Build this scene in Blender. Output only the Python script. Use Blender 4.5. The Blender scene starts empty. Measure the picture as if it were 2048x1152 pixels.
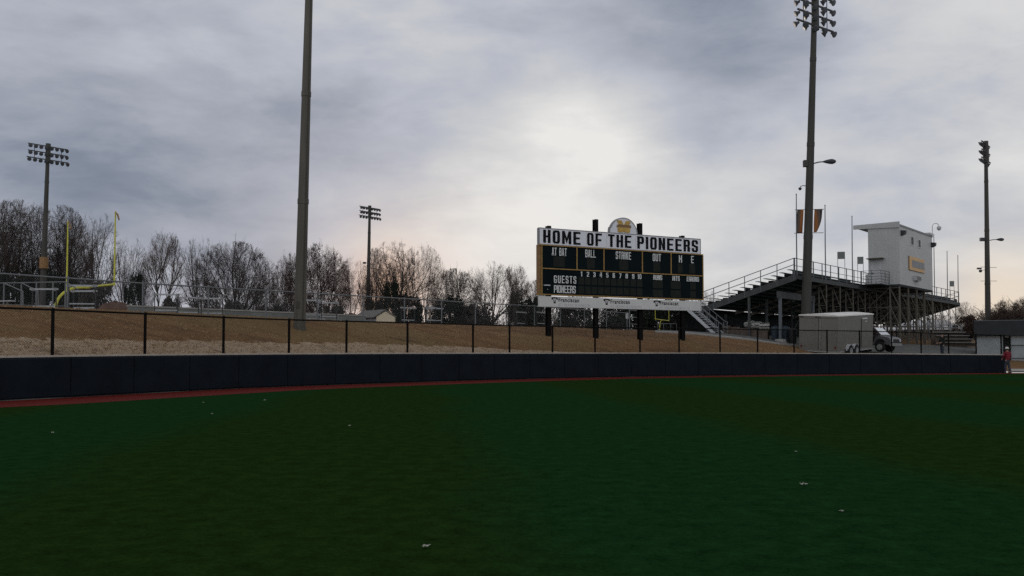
import bpy, math, random
from mathutils import Vector, Matrix

# ------------------------------------------------------------------ basics
sc = bpy.context.scene
COL = sc.collection
R = math.radians
rnd = random.Random(7)

FPX = 1773.0            # focal length in photo pixels (photo 2048 wide)
PITCH = R(2.0)
EYE = 1.3
PCY = 646.0             # row of the optical axis


def ray(px, py):
    dx = (px - 1024.0) / FPX
    dy = -(py - PCY) / FPX
    c, s = math.cos(PITCH), math.sin(PITCH)
    return Vector((dx, c - dy * s, s + dy * c))


def PT(px, py, Y):
    """World point seen at photo pixel (px, py), Y metres ahead."""
    d = ray(px, py)
    t = Y / d.y
    return Vector((d.x * t, Y, EYE + d.z * t))


def lerp_table(tab, x):
    if x <= tab[0][0]:
        return tab[0][1]
    for (a, va), (b, vb) in zip(tab, tab[1:]):
        if x <= b:
            f = (x - a) / (b - a)
            return va + (vb - va) * f
    return tab[-1][1]


def smooth_table(tab, x):
    """Catmull-Rom through a table."""
    n = len(tab)
    if x <= tab[0][0]:
        return tab[0][1]
    if x >= tab[-1][0]:
        return tab[-1][1]
    for i in range(n - 1):
        if x <= tab[i + 1][0]:
            break
    x0, y0 = tab[i]
    x1, y1 = tab[i + 1]
    m0 = (y1 - tab[i - 1][1]) / (x1 - tab[i - 1][0]) if i > 0 else (y1 - y0) / (x1 - x0)
    m1 = (tab[i + 2][1] - y0) / (tab[i + 2][0] - x0) if i + 2 < n else (y1 - y0) / (x1 - x0)
    h = x1 - x0
    t = (x - x0) / h
    return ((2 * t**3 - 3 * t**2 + 1) * y0 + (t**3 - 2 * t**2 + t) * h * m0
            + (-2 * t**3 + 3 * t**2) * y1 + (t**3 - t**2) * h * m1)


# ------------------------------------------------------------------ materials
def new_mat(name):
    m = bpy.data.materials.new(name)
    m.use_nodes = True
    nt = m.node_tree
    b = nt.nodes["Principled BSDF"]
    return m, nt, b


def N(nt, kind, **kw):
    n = nt.nodes.new(kind)
    for k, v in kw.items():
        setattr(n, k, v)
    return n


def mat(name, col, rough=0.7, metal=0.0, var=0.15, scale=3.0, spec=0.3, bump=0.0, detail=6.0, stretch=None, col2=None):
    m, nt, b = new_mat(name)
    tc = N(nt, "ShaderNodeTexCoord")
    mp = N(nt, "ShaderNodeMapping")
    if stretch:
        mp.inputs["Scale"].default_value = stretch
    nt.links.new(tc.outputs["Object"], mp.inputs[0])
    nz = N(nt, "ShaderNodeTexNoise")
    nz.inputs["Scale"].default_value = scale
    nz.inputs["Detail"].default_value = detail
    nz.inputs["Roughness"].default_value = 0.62
    nt.links.new(mp.outputs[0], nz.inputs["Vector"])
    rp = N(nt, "ShaderNodeValToRGB")
    rp.color_ramp.elements[0].position = 0.3
    rp.color_ramp.elements[1].position = 0.7
    c2 = col2 or tuple(min(1, c * (1 + var)) for c in col)
    c1 = tuple(c * (1 - var) for c in col)
    rp.color_ramp.elements[0].color = (*c1, 1)
    rp.color_ramp.elements[1].color = (*c2, 1)
    nt.links.new(nz.outputs["Fac"], rp.inputs[0])
    nt.links.new(rp.outputs[0], b.inputs["Base Color"])
    b.inputs["Roughness"].default_value = rough
    b.inputs["Metallic"].default_value = metal
    b.inputs["Specular IOR Level"].default_value = spec
    if bump:
        bp = N(nt, "ShaderNodeBump")
        bp.inputs["Strength"].default_value = bump
        bp.inputs["Distance"].default_value = 0.05
        nt.links.new(nz.outputs["Fac"], bp.inputs["Height"])
        nt.links.new(bp.outputs[0], b.inputs["Normal"])
    return m


M = {}
M["navy"] = mat("navy_pad_vinyl", (0.0068, 0.0098, 0.0138), 0.7, var=0.25, scale=1.3, spec=0.06)
M["cap"] = mat("pale_cap", (0.36, 0.32, 0.27), 0.7, var=0.2, scale=2.0)
M["black"] = mat("black_coated_steel", (0.005, 0.004, 0.0035), 0.7, var=0.2, spec=0.08)
M["galv"] = mat("galvanised_steel", (0.125, 0.132, 0.137), 0.6, 0.0, var=0.15, scale=5)
M["galvwire"] = mat("galvanised_wire", (0.13, 0.14, 0.14), 0.7, 0.0, var=0.1)
M["weathered"] = mat("weathered_pole_steel", (0.075, 0.069, 0.054), 0.8, 0.0, var=0.22, scale=1.2, stretch=(3, 3, 0.35))
M["darkpole"] = mat("dark_pole_steel", (0.045, 0.043, 0.038), 0.8, 0.0, var=0.2, scale=1.0, stretch=(3, 3, 0.4))
M["lamp"] = mat("floodlight_shell", (0.035, 0.037, 0.042), 0.5, 0.3, var=0.2)
M["lens"] = mat("floodlight_lens", (0.06, 0.064, 0.07), 0.4, 0.0, var=0.1, spec=0.3)
M["boardblack"] = mat("scoreboard_black_face", (0.0042, 0.0078, 0.0098), 0.8, var=0.2, scale=0.8, spec=0.05)
M["digit"] = mat("dark_digit_glass", (0.0125, 0.0145, 0.0115), 0.6, var=0.3, scale=2.5, spec=0.1)
M["gold"] = mat("gold_trim", (0.27, 0.165, 0.05), 0.6, 0.0, var=0.2, scale=2)
M["emblem"] = mat("gold_emblem_paint", (0.42, 0.26, 0.06), 0.55, var=0.25, scale=6)
M["emblemdark"] = mat("brown_emblem_band", (0.19, 0.105, 0.04), 0.6, var=0.3, scale=8)
M["sign"] = mat("white_sign_panel", (0.62, 0.62, 0.65), 0.6, var=0.06, scale=1.2)
M["signlow"] = mat("off_white_sponsor_panel", (0.5, 0.495, 0.475), 0.6, var=0.07, scale=1.2)
M["ink"] = mat("black_sign_letter", (0.009, 0.009, 0.011), 0.8, var=0.1, spec=0.05)
M["greyink"] = mat("faded_grey_letter", (0.42, 0.42, 0.42), 0.6, var=0.1)
M["white"] = mat("white_letter", (0.52, 0.53, 0.51), 0.6, var=0.05)
M["alum"] = mat("aluminium_plank", (0.42, 0.44, 0.45), 0.45, 0.35, var=0.15, scale=3)
M["standsteel"] = mat("grey_stand_steel", (0.046, 0.05, 0.049), 0.7, 0.0, var=0.2, scale=2)
M["tansteel"] = mat("tan_frame_steel", (0.105, 0.095, 0.075), 0.8, 0.0, var=0.22, scale=2.5)
M["railsteel"] = mat("dull_rail_steel", (0.1, 0.112, 0.12), 0.6, 0.1, var=0.15, scale=3)
M["deck"] = mat("dark_foot_board", (0.03, 0.034, 0.034), 0.85, 0.0, var=0.3, scale=2, spec=0.05)
M["siding"] = None
M["roofgrey"] = mat("grey_metal_roof", (0.2, 0.2, 0.2), 0.6, var=0.15, scale=2)
M["glassdark"] = mat("dark_window_glass", (0.006, 0.007, 0.009), 0.35, var=0.1, spec=0.12)
M["orange"] = mat("faded_orange_sign", (0.5, 0.32, 0.15), 0.6, var=0.15, scale=4)
M["paper"] = mat("pale_grey_panel", (0.4, 0.4, 0.4), 0.6, var=0.12, scale=3)
M["trailer"] = mat("grey_beige_trailer_skin", (0.14, 0.132, 0.115), 0.6, 0.0, var=0.1, scale=1.5)
M["trailerroof"] = mat("white_trailer_roof", (0.62, 0.6, 0.56), 0.5, var=0.12, scale=2)
M["seam"] = mat("dark_seam", (0.03, 0.03, 0.028), 0.7)
M["tyre"] = mat("black_tyre_rubber", (0.01, 0.01, 0.01), 0.8, var=0.2)
M["rim"] = mat("grey_steel_rim", (0.3, 0.3, 0.29), 0.45, 0.4, var=0.15)
M["carpaint"] = mat("silver_grey_paint", (0.085, 0.085, 0.09), 0.4, 0.0, var=0.1, spec=0.5)
M["cardark"] = mat("dark_maroon_paint", (0.025, 0.016, 0.016), 0.35, 0.1, var=0.1, spec=0.5)
M["glass"] = mat("pale_reflecting_glass", (0.55, 0.57, 0.59), 0.2, 0.0, var=0.1, spec=0.7)
M["red"] = mat("red_lens", (0.1, 0.02, 0.015), 0.5)
M["yellow"] = mat("yellow_goal_paint", (0.44, 0.43, 0.05), 0.5, var=0.12, scale=2)
M["hurdlewhite"] = mat("white_hurdle_board", (0.33, 0.34, 0.35), 0.6, var=0.2, scale=6)
M["hurdledark"] = mat("dark_hurdle_leg", (0.02, 0.02, 0.023), 0.6)
M["concrete"] = mat("weathered_concrete", (0.09, 0.09, 0.083), 0.9, var=0.3, scale=1.4, bump=0.2)
M["palecon"] = mat("pale_concrete_edge", (0.27, 0.26, 0.24), 0.85, var=0.2, scale=1.5)
M["kerbgrey"] = mat("grey_green_wall", (0.14, 0.15, 0.14), 0.85, var=0.2, scale=1.2)
M["dirt"] = mat("red_brown_dirt", (0.075, 0.04, 0.027), 0.95, var=0.35, scale=3, bump=0.6)
M["cream"] = mat("cream_gable_siding", (0.5, 0.44, 0.32), 0.8, var=0.08)
M["shingle"] = mat("grey_brown_shingle", (0.12, 0.115, 0.105), 0.85, var=0.25, scale=4)
M["darkroof"] = mat("charcoal_roof", (0.011, 0.0135, 0.0145), 0.75, var=0.3, scale=2.5, bump=0.2)
M["palewall"] = mat("pale_block_wall", (0.26, 0.28, 0.28), 0.75, var=0.1, scale=1.5)
M["brick"] = mat("brown_board", (0.09, 0.07, 0.055), 0.85, var=0.3, scale=2)
M["bark"] = mat("dark_bark", (0.042, 0.035, 0.031), 0.9, var=0.35, scale=4)
M["twig"] = mat("grey_brown_twig", (0.062, 0.05, 0.044), 0.9, var=0.3, scale=0.8)
M["twigred"] = mat("red_brown_twig", (0.08, 0.052, 0.042), 0.9, var=0.35, scale=0.8)
M["twigpale"] = mat("pale_brown_twig", (0.09, 0.068, 0.055), 0.9, var=0.3, scale=0.8)
M["leafbrown"] = mat("withered_brown_leaf", (0.05, 0.032, 0.025), 0.9, var=0.4, scale=1.2)
M["evergreen"] = mat("dark_evergreen_leaf", (0.021, 0.025, 0.02), 0.9, var=0.45, scale=1.0, spec=0.05)
M["brush"] = mat("grey_brown_brush", (0.05, 0.044, 0.039), 0.95, var=0.4, scale=0.8)
M["skin"] = mat("skin", (0.33, 0.2, 0.14), 0.6, var=0.08)
M["redcloth"] = mat("red_cloth", (0.14, 0.012, 0.02), 0.9, var=0.2, scale=8)
M["jeans"] = mat("dark_blue_grey_cloth", (0.035, 0.043, 0.055), 0.9, var=0.2, scale=8)
M["darkcloth"] = mat("dark_jacket_cloth", (0.013, 0.014, 0.012), 0.9, var=0.2, scale=8)
M["capwhite"] = mat("off_white_cap_cloth", (0.55, 0.52, 0.47), 0.9, var=0.1)
M["shoe"] = mat("dark_shoe", (0.02, 0.018, 0.016), 0.7)
M["hair"] = mat("dark_hair", (0.014, 0.01, 0.008), 0.8)
M["bin"] = mat("dark_blue_plastic", (0.018, 0.03, 0.042), 0.5, var=0.2)
M["binblack"] = mat("black_plastic", (0.012, 0.013, 0.013), 0.5, var=0.2)
M["mat"] = mat("pale_grey_vinyl", (0.34, 0.34, 0.31), 0.6, var=0.2)
M["litter"] = mat("dirty_white_paper", (0.3, 0.3, 0.25), 0.8, var=0.25, scale=30)
M["straw"] = mat("dead_straw", (0.24, 0.165, 0.092), 0.95, var=0.4, scale=1.3, spec=0.05)
M["bannercloth"] = None


def siding_mat():
    """Pale metal siding with fine vertical ribs."""
    m, nt, b = new_mat("pale_ribbed_siding")
    tc = N(nt, "ShaderNodeTexCoord")
    sx = N(nt, "ShaderNodeSeparateXYZ")
    nt.links.new(tc.outputs["Object"], sx.inputs[0])
    add = N(nt, "ShaderNodeMath", operation="ADD")
    nt.links.new(sx.outputs["X"], add.inputs[0])
    nt.links.new(sx.outputs["Y"], add.inputs[1])
    mul = N(nt, "ShaderNodeMath", operation="MULTIPLY")
    nt.links.new(add.outputs[0], mul.inputs[0])
    mul.inputs[1].default_value = 2 * math.pi / 0.3
    sn = N(nt, "ShaderNodeMath", operation="SINE")
    nt.links.new(mul.outputs[0], sn.inputs[0])
    bp = N(nt, "ShaderNodeBump")
    bp.inputs["Strength"].default_value = 0.22
    bp.inputs["Distance"].default_value = 0.02
    nt.links.new(sn.outputs[0], bp.inputs["Height"])
    nt.links.new(bp.outputs[0], b.inputs["Normal"])
    nz = N(nt, "ShaderNodeTexNoise")
    nz.inputs["Scale"].default_value = 0.9
    nz.inputs["Detail"].default_value = 5
    nt.links.new(tc.outputs["Object"], nz.inputs["Vector"])
    rp = N(nt, "ShaderNodeValToRGB")
    rp.color_ramp.elements[0].position = 0.3
    rp.color_ramp.elements[1].position = 0.7
    rp.color_ramp.elements[0].color = (0.315, 0.322, 0.31, 1)
    rp.color_ramp.elements[1].color = (0.36, 0.366, 0.35, 1)
    nt.links.new(nz.outputs["Fac"], rp.inputs[0])
    nt.links.new(rp.outputs[0], b.inputs["Base Color"])
    b.inputs["Roughness"].default_value = 0.55
    return m


M["siding"] = siding_mat()


def turf_mat():
    m, nt, b = new_mat("artificial_turf")
    L = nt.links.new
    tc = N(nt, "ShaderNodeTexCoord")
    # turf rolls 4.7 m wide laid side by side, alternating pile direction
    dot = N(nt, "ShaderNodeVectorMath", operation="DOT_PRODUCT")
    dot.inputs[1].default_value = (0.9945, 0.1045, 0)
    L(tc.outputs["Object"], dot.inputs[0])
    wob = N(nt, "ShaderNodeTexNoise")
    wob.inputs["Scale"].default_value = 0.22
    wob.inputs["Detail"].default_value = 3
    L(tc.outputs["Object"], wob.inputs["Vector"])
    wm = N(nt, "ShaderNodeMath", operation="MULTIPLY_ADD")
    L(wob.outputs["Fac"], wm.inputs[0])
    wm.inputs[1].default_value = 2.0
    wm.inputs[2].default_value = -1.0 - 0.83
    ad = N(nt, "ShaderNodeMath", operation="ADD")
    L(dot.outputs["Value"], ad.inputs[0])
    L(wm.outputs[0], ad.inputs[1])
    ml = N(nt, "ShaderNodeMath", operation="MULTIPLY")
    L(ad.outputs[0], ml.inputs[0])
    ml.inputs[1].default_value = math.pi / 4.7
    sn = N(nt, "ShaderNodeMath", operation="SINE")
    L(ml.outputs[0], sn.inputs[0])
    mr = N(nt, "ShaderNodeMapRange", interpolation_type="SMOOTHSTEP")
    L(sn.outputs[0], mr.inputs["Value"])
    mr.inputs["From Min"].default_value = -0.55
    mr.inputs["From Max"].default_value = 0.55
    # large soft mottling
    big = N(nt, "ShaderNodeTexNoise")
    big.inputs["Scale"].default_value = 0.12
    big.inputs["Detail"].default_value = 4
    L(tc.outputs["Object"], big.inputs["Vector"])
    mb = N(nt, "ShaderNodeMath", operation="MULTIPLY_ADD")
    L(big.outputs["Fac"], mb.inputs[0])
    mb.inputs[1].default_value = 1.1
    mb.inputs[2].default_value = -0.55
    fs = N(nt, "ShaderNodeMath", operation="ADD", use_clamp=True)
    L(mr.outputs[0], fs.inputs[0])
    L(mb.outputs[0], fs.inputs[1])
    mx = N(nt, "ShaderNodeMix", data_type="RGBA")
    mx.inputs["A"].default_value = (0.0120, 0.0295, 0.0062, 1)
    mx.inputs["B"].default_value = (0.0090, 0.0340, 0.0100, 1)
    L(fs.outputs[0], mx.inputs["Factor"])
    # fibre grain
    g1 = N(nt, "ShaderNodeTexNoise")
    g1.inputs["Scale"].default_value = 26
    g1.inputs["Detail"].default_value = 8
    g1.inputs["Roughness"].default_value = 0.75
    L(tc.outputs["Object"], g1.inputs["Vector"])
    g2 = N(nt, "ShaderNodeTexNoise")
    g2.inputs["Scale"].default_value = 4.5
    g2.inputs["Detail"].default_value = 6
    g2.inputs["Roughness"].default_value = 0.7
    L(tc.outputs["Object"], g2.inputs["Vector"])
    ga = N(nt, "ShaderNodeMath", operation="ADD")
    L(g1.outputs["Fac"], ga.inputs[0])
    L(g2.outputs["Fac"], ga.inputs[1])
    gr = N(nt, "ShaderNodeMapRange")
    L(ga.outputs[0], gr.inputs["Value"])
    gr.inputs["From Min"].default_value = 0.68
    gr.inputs["From Max"].default_value = 1.50
    gr.inputs["To Min"].default_value = 0.4
    gr.inputs["To Max"].default_value = 1.65
    mu = N(nt, "ShaderNodeMix", data_type="RGBA", blend_type="MULTIPLY")
    mu.inputs["Factor"].default_value = 1
    L(mx.outputs["Result"], mu.inputs["A"])
    L(gr.outputs[0], mu.inputs["B"])
    L(mu.outputs["Result"], b.inputs["Base Color"])
    b.inputs["Roughness"].default_value = 1.0
    b.inputs["Specular IOR Level"].default_value = 0.0
    bp = N(nt, "ShaderNodeBump")
    bp.inputs["Strength"].default_value = 0.6
    bp.inputs["Distance"].default_value = 0.03
    L(g1.outputs["Fac"], bp.inputs["Height"])
    L(bp.outputs[0], b.inputs["Normal"])
    return m


def track_mat():
    m = mat("red_rubber_track", (0.085, 0.0062, 0.0032), 0.9, var=0.35, scale=14, spec=0.1, bump=0.3)
    return m


def bank_mat():
    """Dormant brown grass, with a strip of paler straw next to the wall (uv.y < 1)."""
    m, nt, b = new_mat("dormant_grass_and_straw")
    L = nt.links.new
    tc = N(nt, "ShaderNodeTexCoord")
    uv = N(nt, "ShaderNodeUVMap")
    uv.uv_map = "strip"
    sx = N(nt, "ShaderNodeSeparateXYZ")
    L(uv.outputs[0], sx.inputs[0])
    n1 = N(nt, "ShaderNodeTexNoise")
    n1.inputs["Scale"].default_value = 1.1
    n1.inputs["Detail"].default_value = 10
    n1.inputs["Roughness"].default_value = 0.72
    L(tc.outputs["Object"], n1.inputs["Vector"])
    a = N(nt, "ShaderNodeMath", operation="MULTIPLY_ADD")
    L(n1.outputs["Fac"], a.inputs[0])
    a.inputs[1].default_value = 0.8
    L(sx.outputs["Y"], a.inputs[2])
    st = N(nt, "ShaderNodeMapRange", interpolation_type="SMOOTHSTEP")
    L(a.outputs[0], st.inputs["Value"])
    st.inputs["From Min"].default_value = 1.30
    st.inputs["From Max"].default_value = 1.32
    # brown grass with mowing-wide streaks along the bank
    mp = N(nt, "ShaderNodeMapping")
    mp.inputs["Rotation"].default_value = (0, 0, R(-38))
    mp.inputs["Scale"].default_value = (0.25, 1.4, 1.4)
    L(tc.outputs["Object"], mp.inputs[0])
    n2 = N(nt, "ShaderNodeTexNoise")
    n2.inputs["Scale"].default_value = 1.0
    n2.inputs["Detail"].default_value = 10
    n2.inputs["Roughness"].default_value = 0.65
    L(mp.outputs[0], n2.inputs["Vector"])
    r1 = N(nt, "ShaderNodeValToRGB")
    e = r1.color_ramp.elements
    e[0].position, e[0].color = 0.28, (0.080, 0.046, 0.024, 1)
    e[1].position, e[1].color = 0.75, (0.205, 0.125, 0.060, 1)
    e2 = r1.color_ramp.elements.new(0.5)
    e2.color = (0.138, 0.075, 0.035, 1)
    L(n2.outputs["Fac"], r1.inputs[0])
    # green-brown undertone patches
    n3 = N(nt, "ShaderNodeTexNoise")
    n3.inputs["Scale"].default_value = 0.16
    n3.inputs["Detail"].default_value = 5
    L(tc.outputs["Object"], n3.inputs["Vector"])
    mr3 = N(nt, "ShaderNodeMapRange", interpolation_type="SMOOTHSTEP")
    L(n3.outputs["Fac"], mr3.inputs["Value"])
    mr3.inputs["From Min"].default_value = 0.45
    mr3.inputs["From Max"].default_value = 0.65
    mg = N(nt, "ShaderNodeMix", data_type="RGBA")
    L(mr3.outputs[0], mg.inputs["Factor"])
    L(r1.outputs[0], mg.inputs["A"])
    mg.inputs["B"].default_value = (0.142, 0.092, 0.041, 1)
    # straw
    n4 = N(nt, "ShaderNodeTexNoise")
    n4.inputs["Scale"].default_value = 9
    n4.inputs["Detail"].default_value = 8
    n4.inputs["Roughness"].default_value = 0.8
    L(tc.outputs["Object"], n4.inputs["Vector"])
    r4 = N(nt, "ShaderNodeValToRGB")
    e = r4.color_ramp.elements
    e[0].position, e[0].color = 0.33, (0.16, 0.112, 0.072, 1)
    e[1].position, e[1].color = 0.66, (0.40, 0.30, 0.205, 1)
    L(n4.outputs["Fac"], r4.inputs[0])
    mx = N(nt, "ShaderNodeMix", data_type="RGBA")
    L(st.outputs[0], mx.inputs["Factor"])
    L(r4.outputs[0], mx.inputs["A"])
    L(mg.outputs["Result"], mx.inputs["B"])
    # worn bare soil around the scoreboard posts
    vd = N(nt, "ShaderNodeTexNoise")
    vd.inputs["Scale"].default_value = 0.55
    vd.inputs["Detail"].default_value = 7
    L(mp.outputs[0], vd.inputs["Vector"])
    ms = N(nt, "ShaderNodeMapRange", interpolation_type="SMOOTHSTEP")
    L(vd.outputs["Fac"], ms.inputs["Value"])
    ms.inputs["From Min"].default_value = 0.60
    ms.inputs["From Max"].default_value = 0.70
    ms.inputs["To Max"].default_value = 0.75
    md = N(nt, "ShaderNodeMix", data_type="RGBA")
    L(ms.outputs[0], md.inputs["Factor"])
    L(mx.outputs["Result"], md.inputs["A"])
    md.inputs["B"].default_value = (0.045, 0.028, 0.019, 1)
    # fine grain
    n5 = N(nt, "ShaderNodeTexNoise")
    n5.inputs["Scale"].default_value = 11
    n5.inputs["Detail"].default_value = 6
    n5.inputs["Roughness"].default_value = 0.8
    L(tc.outputs["Object"], n5.inputs["Vector"])
    gr = N(nt, "ShaderNodeMapRange")
    L(n5.outputs["Fac"], gr.inputs["Value"])
    gr.inputs["From Min"].default_value = 0.3
    gr.inputs["From Max"].default_value = 0.7
    gr.inputs["To Min"].default_value = 0.7
    gr.inputs["To Max"].default_value = 1.3
    mu = N(nt, "ShaderNodeMix", data_type="RGBA", blend_type="MULTIPLY")
    mu.inputs["Factor"].default_value = 1
    L(md.outputs["Result"], mu.inputs["A"])
    L(gr.outputs[0], mu.inputs["B"])
    L(mu.outputs["Result"], b.inputs["Base Color"])
    b.inputs["Roughness"].default_value = 0.95
    b.inputs["Specular IOR Level"].default_value = 0.1
    bp = N(nt, "ShaderNodeBump")
    bp.inputs["Strength"].default_value = 0.7
    bp.inputs["Distance"].default_value = 0.06
    L(n5.outputs["Fac"], bp.inputs["Height"])
    L(bp.outputs[0], b.inputs["Normal"])
    return m


def banner_mat(rev):
    """Orange-brown cloth banner with a dark edge and a grey diagonal field."""
    m, nt, b = new_mat("orange_brown_banner_cloth")
    L = nt.links.new
    tc = N(nt, "ShaderNodeTexCoord")
    sx = N(nt, "ShaderNodeSeparateXYZ")
    L(tc.outputs["Generated"], sx.inputs[0])
    w = N(nt, "ShaderNodeMath", operation="MULTIPLY_ADD")
    L(sx.outputs["Z"], w.inputs[0])
    w.inputs[1].default_value = 0.25
    if rev:
        iv = N(nt, "ShaderNodeMath", operation="SUBTRACT")
        iv.inputs[0].default_value = 1.0
        L(sx.outputs["X"], iv.inputs[1])
        L(iv.outputs[0], w.inputs[2])
    else:
        L(sx.outputs["X"], w.inputs[2])
    r = N(nt, "ShaderNodeValToRGB")
    r.color_ramp.interpolation = "CONSTANT"
    e = r.color_ramp.elements
    e[0].position, e[0].color = 0.0, (0.22, 0.08, 0.02, 1)
    e[1].position, e[1].color = 0.62, (0.085, 0.06, 0.045, 1)
    k = e.new(0.95)
    k.color = (0.018, 0.015, 0.018, 1)
    L(w.outputs[0], r.inputs[0])
    L(r.outputs[0], b.inputs["Base Color"])
    b.inputs["Roughness"].default_value = 0.85
    return m


M["turf"] = turf_mat()
M["track"] = track_mat()
M["bank"] = bank_mat()
M["bannercloth"] = banner_mat(False)
M["bannercloth2"] = banner_mat(True)


# ------------------------------------------------------------------ mesh builder
class MB:
    def __init__(self):
        self.v = []
        self.f = []
        self.smooth = False

    def add(self, vs, fs):
        o = len(self.v)
        self.v.extend(tuple(p) for p in vs)
        self.f.extend(tuple(i + o for i in f) for f in fs)
        return self

    def box(self, c, s, rot=None):
        x, y, z = s[0] / 2, s[1] / 2, s[2] / 2
        vs = [Vector(p) for p in ((-x, -y, -z), (x, -y, -z), (x, y, -z), (-x, y, -z),
                                  (-x, -y, z), (x, -y, z), (x, y, z), (-x, y, z))]
        if rot is not None:
            vs = [rot @ p for p in vs]
        c = Vector(c)
        vs = [p + c for p in vs]
        return self.add(vs, [(0, 3, 2, 1), (4, 5, 6, 7), (0, 1, 5, 4), (1, 2, 6, 5), (2, 3, 7, 6), (3, 0, 4, 7)])

    def span(self, a, b):
        a, b = Vector(a), Vector(b)
        return self.box((a + b) / 2, [abs(q) for q in (b - a)])

    def bar(self, p, q, w, h=None):
        """Square bar from p to q, w wide and h deep (h roughly vertical)."""
        h = h or w
        p, q = Vector(p), Vector(q)
        d = (q - p)
        ln = d.length
        d.normalize()
        up = Vector((0, 0, 1)) if abs(d.z) < 0.95 else Vector((0, 1, 0))
        s = d.cross(up).normalized()
        u = s.cross(d).normalized()
        vs = []
        for base in (p, q):
            for a, b in ((-1, -1), (1, -1), (1, 1), (-1, 1)):
                vs.append(base + s * (a * w / 2) + u * (b * h / 2))
        return self.add(vs, [(0, 3, 2, 1), (4, 5, 6, 7), (0, 1, 5, 4), (1, 2, 6, 5), (2, 3, 7, 6), (3, 0, 4, 7)])

    def tube(self, pts, rad, n=8, cap=True):
        pts = [Vector(p) for p in pts]
        if not isinstance(rad, (list, tuple)):
            rad = [rad] * len(pts)
        o = len(self.v)
        ref = None
        for i, p in enumerate(pts):
            if i == 0:
                d = pts[1] - p
            elif i == len(pts) - 1:
                d = p - pts[i - 1]
            else:
                d = pts[i + 1] - pts[i - 1]
            d.normalize()
            if ref is None:
                ref = Vector((0, 0, 1)) if abs(d.z) < 0.9 else Vector((1, 0, 0))
            s = d.cross(ref)
            if s.length < 1e-5:
                ref = Vector((0, 1, 0))
                s = d.cross(ref)
            s.normalize()
            u = s.cross(d).normalized()
            ref = u
            for k in range(n):
                a = 2 * math.pi * k / n
                q = p + (s * math.cos(a) + u * math.sin(a)) * rad[i]
                self.v.append((q.x, q.y, q.z))
        m = len(pts)
        for i in range(m - 1):
            for k in range(n):
                k2 = (k + 1) % n
                self.f.append((o + i * n + k, o + i * n + k2, o + (i + 1) * n + k2, o + (i + 1) * n + k))
        if cap:
            self.f.append(tuple(o + k for k in range(n - 1, -1, -1)))
            self.f.append(tuple(o + (m - 1) * n + k for k in range(n)))
        return self

    def lathe(self, prof, n=16, rot=None, at=(0, 0, 0)):
        """prof: list of (r, z); axis z."""
        o = len(self.v)
        at = Vector(at)
        for r, z in prof:
            for k in range(n):
                a = 2 * math.pi * k / n
                p = Vector((r * math.cos(a), r * math.sin(a), z))
                if rot is not None:
                    p = rot @ p
                p += at
                self.v.append((p.x, p.y, p.z))
        for i in range(len(prof) - 1):
            for k in range(n):
                k2 = (k + 1) % n
                self.f.append((o + i * n + k, o + i * n + k2, o + (i + 1) * n + k2, o + (i + 1) * n + k))
        self.f.append(tuple(o + k for k in range(n - 1, -1, -1)))
        self.f.append(tuple(o + (len(prof) - 1) * n + k for k in range(n)))
        return self

    def prism(self, poly, y0, y1, frame=None):
        """2-D polygon (x, z) extruded along y from y0 to y1."""
        n = len(poly)
        vs = [Vector((x, y0, z)) for x, z in poly] + [Vector((x, y1, z)) for x, z in poly]
        if frame is not None:
            vs = [frame @ p for p in vs]
        fs = [tuple(range(n)), tuple(range(2 * n - 1, n - 1, -1))]
        for i in range(n):
            j = (i + 1) % n
            fs.append((j, i, n + i, n + j))
        return self.add(vs, fs)

    def build(self, name, m, parent=None, loc=None, smooth=False, bevel=0.0):
        me = bpy.data.meshes.new(name)
        me.from_pydata(self.v, [], self.f)
        me.update()
        if m is not None:
            me.materials.append(m)
        if smooth:
            for p in me.polygons:
                p.use_smooth = True
        o = bpy.data.objects.new(name, me)
        COL.objects.link(o)
        if parent is not None:
            o.parent = parent
        if loc is not None:
            o.location = loc
        if bevel:
            b = o.modifiers.new("edge", "BEVEL")
            b.width = bevel
            b.segments = 2
            b.limit_method = "ANGLE"
        return o


def thing(name, label, cat, loc=(0, 0, 0), rz=0.0, group=None):
    o = bpy.data.objects.new(name, None)
    o.empty_display_size = 0.2
    COL.objects.link(o)
    o.location = loc
    o.rotation_euler = (0, 0, rz)
    o["label"] = label
    o["category"] = cat
    if group:
        o["group"] = group
    return o


def tag(o, label, cat, group=None):
    o["label"] = label
    o["category"] = cat
    if group:
        o["group"] = group
    return o


def structure(o):
    o["kind"] = "structure"
    return o


KIDS = {}


def dup(root, loc, rz, label, scale=1.0):
    """Copy a thing with its parts and their sub-parts."""
    c = root.copy()
    COL.objects.link(c)
    c.location = loc
    c.rotation_euler = (root.rotation_euler[0], root.rotation_euler[1], rz)
    c.scale = (scale,) * 3 if not isinstance(scale, (tuple, list)) else scale
    c["label"] = label
    for ch in list(root.children):
        k = ch.copy()
        COL.objects.link(k)
        k.parent = c
        for g in list(ch.children):
            gg = g.copy()
            COL.objects.link(gg)
            gg.parent = k
    return c


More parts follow.
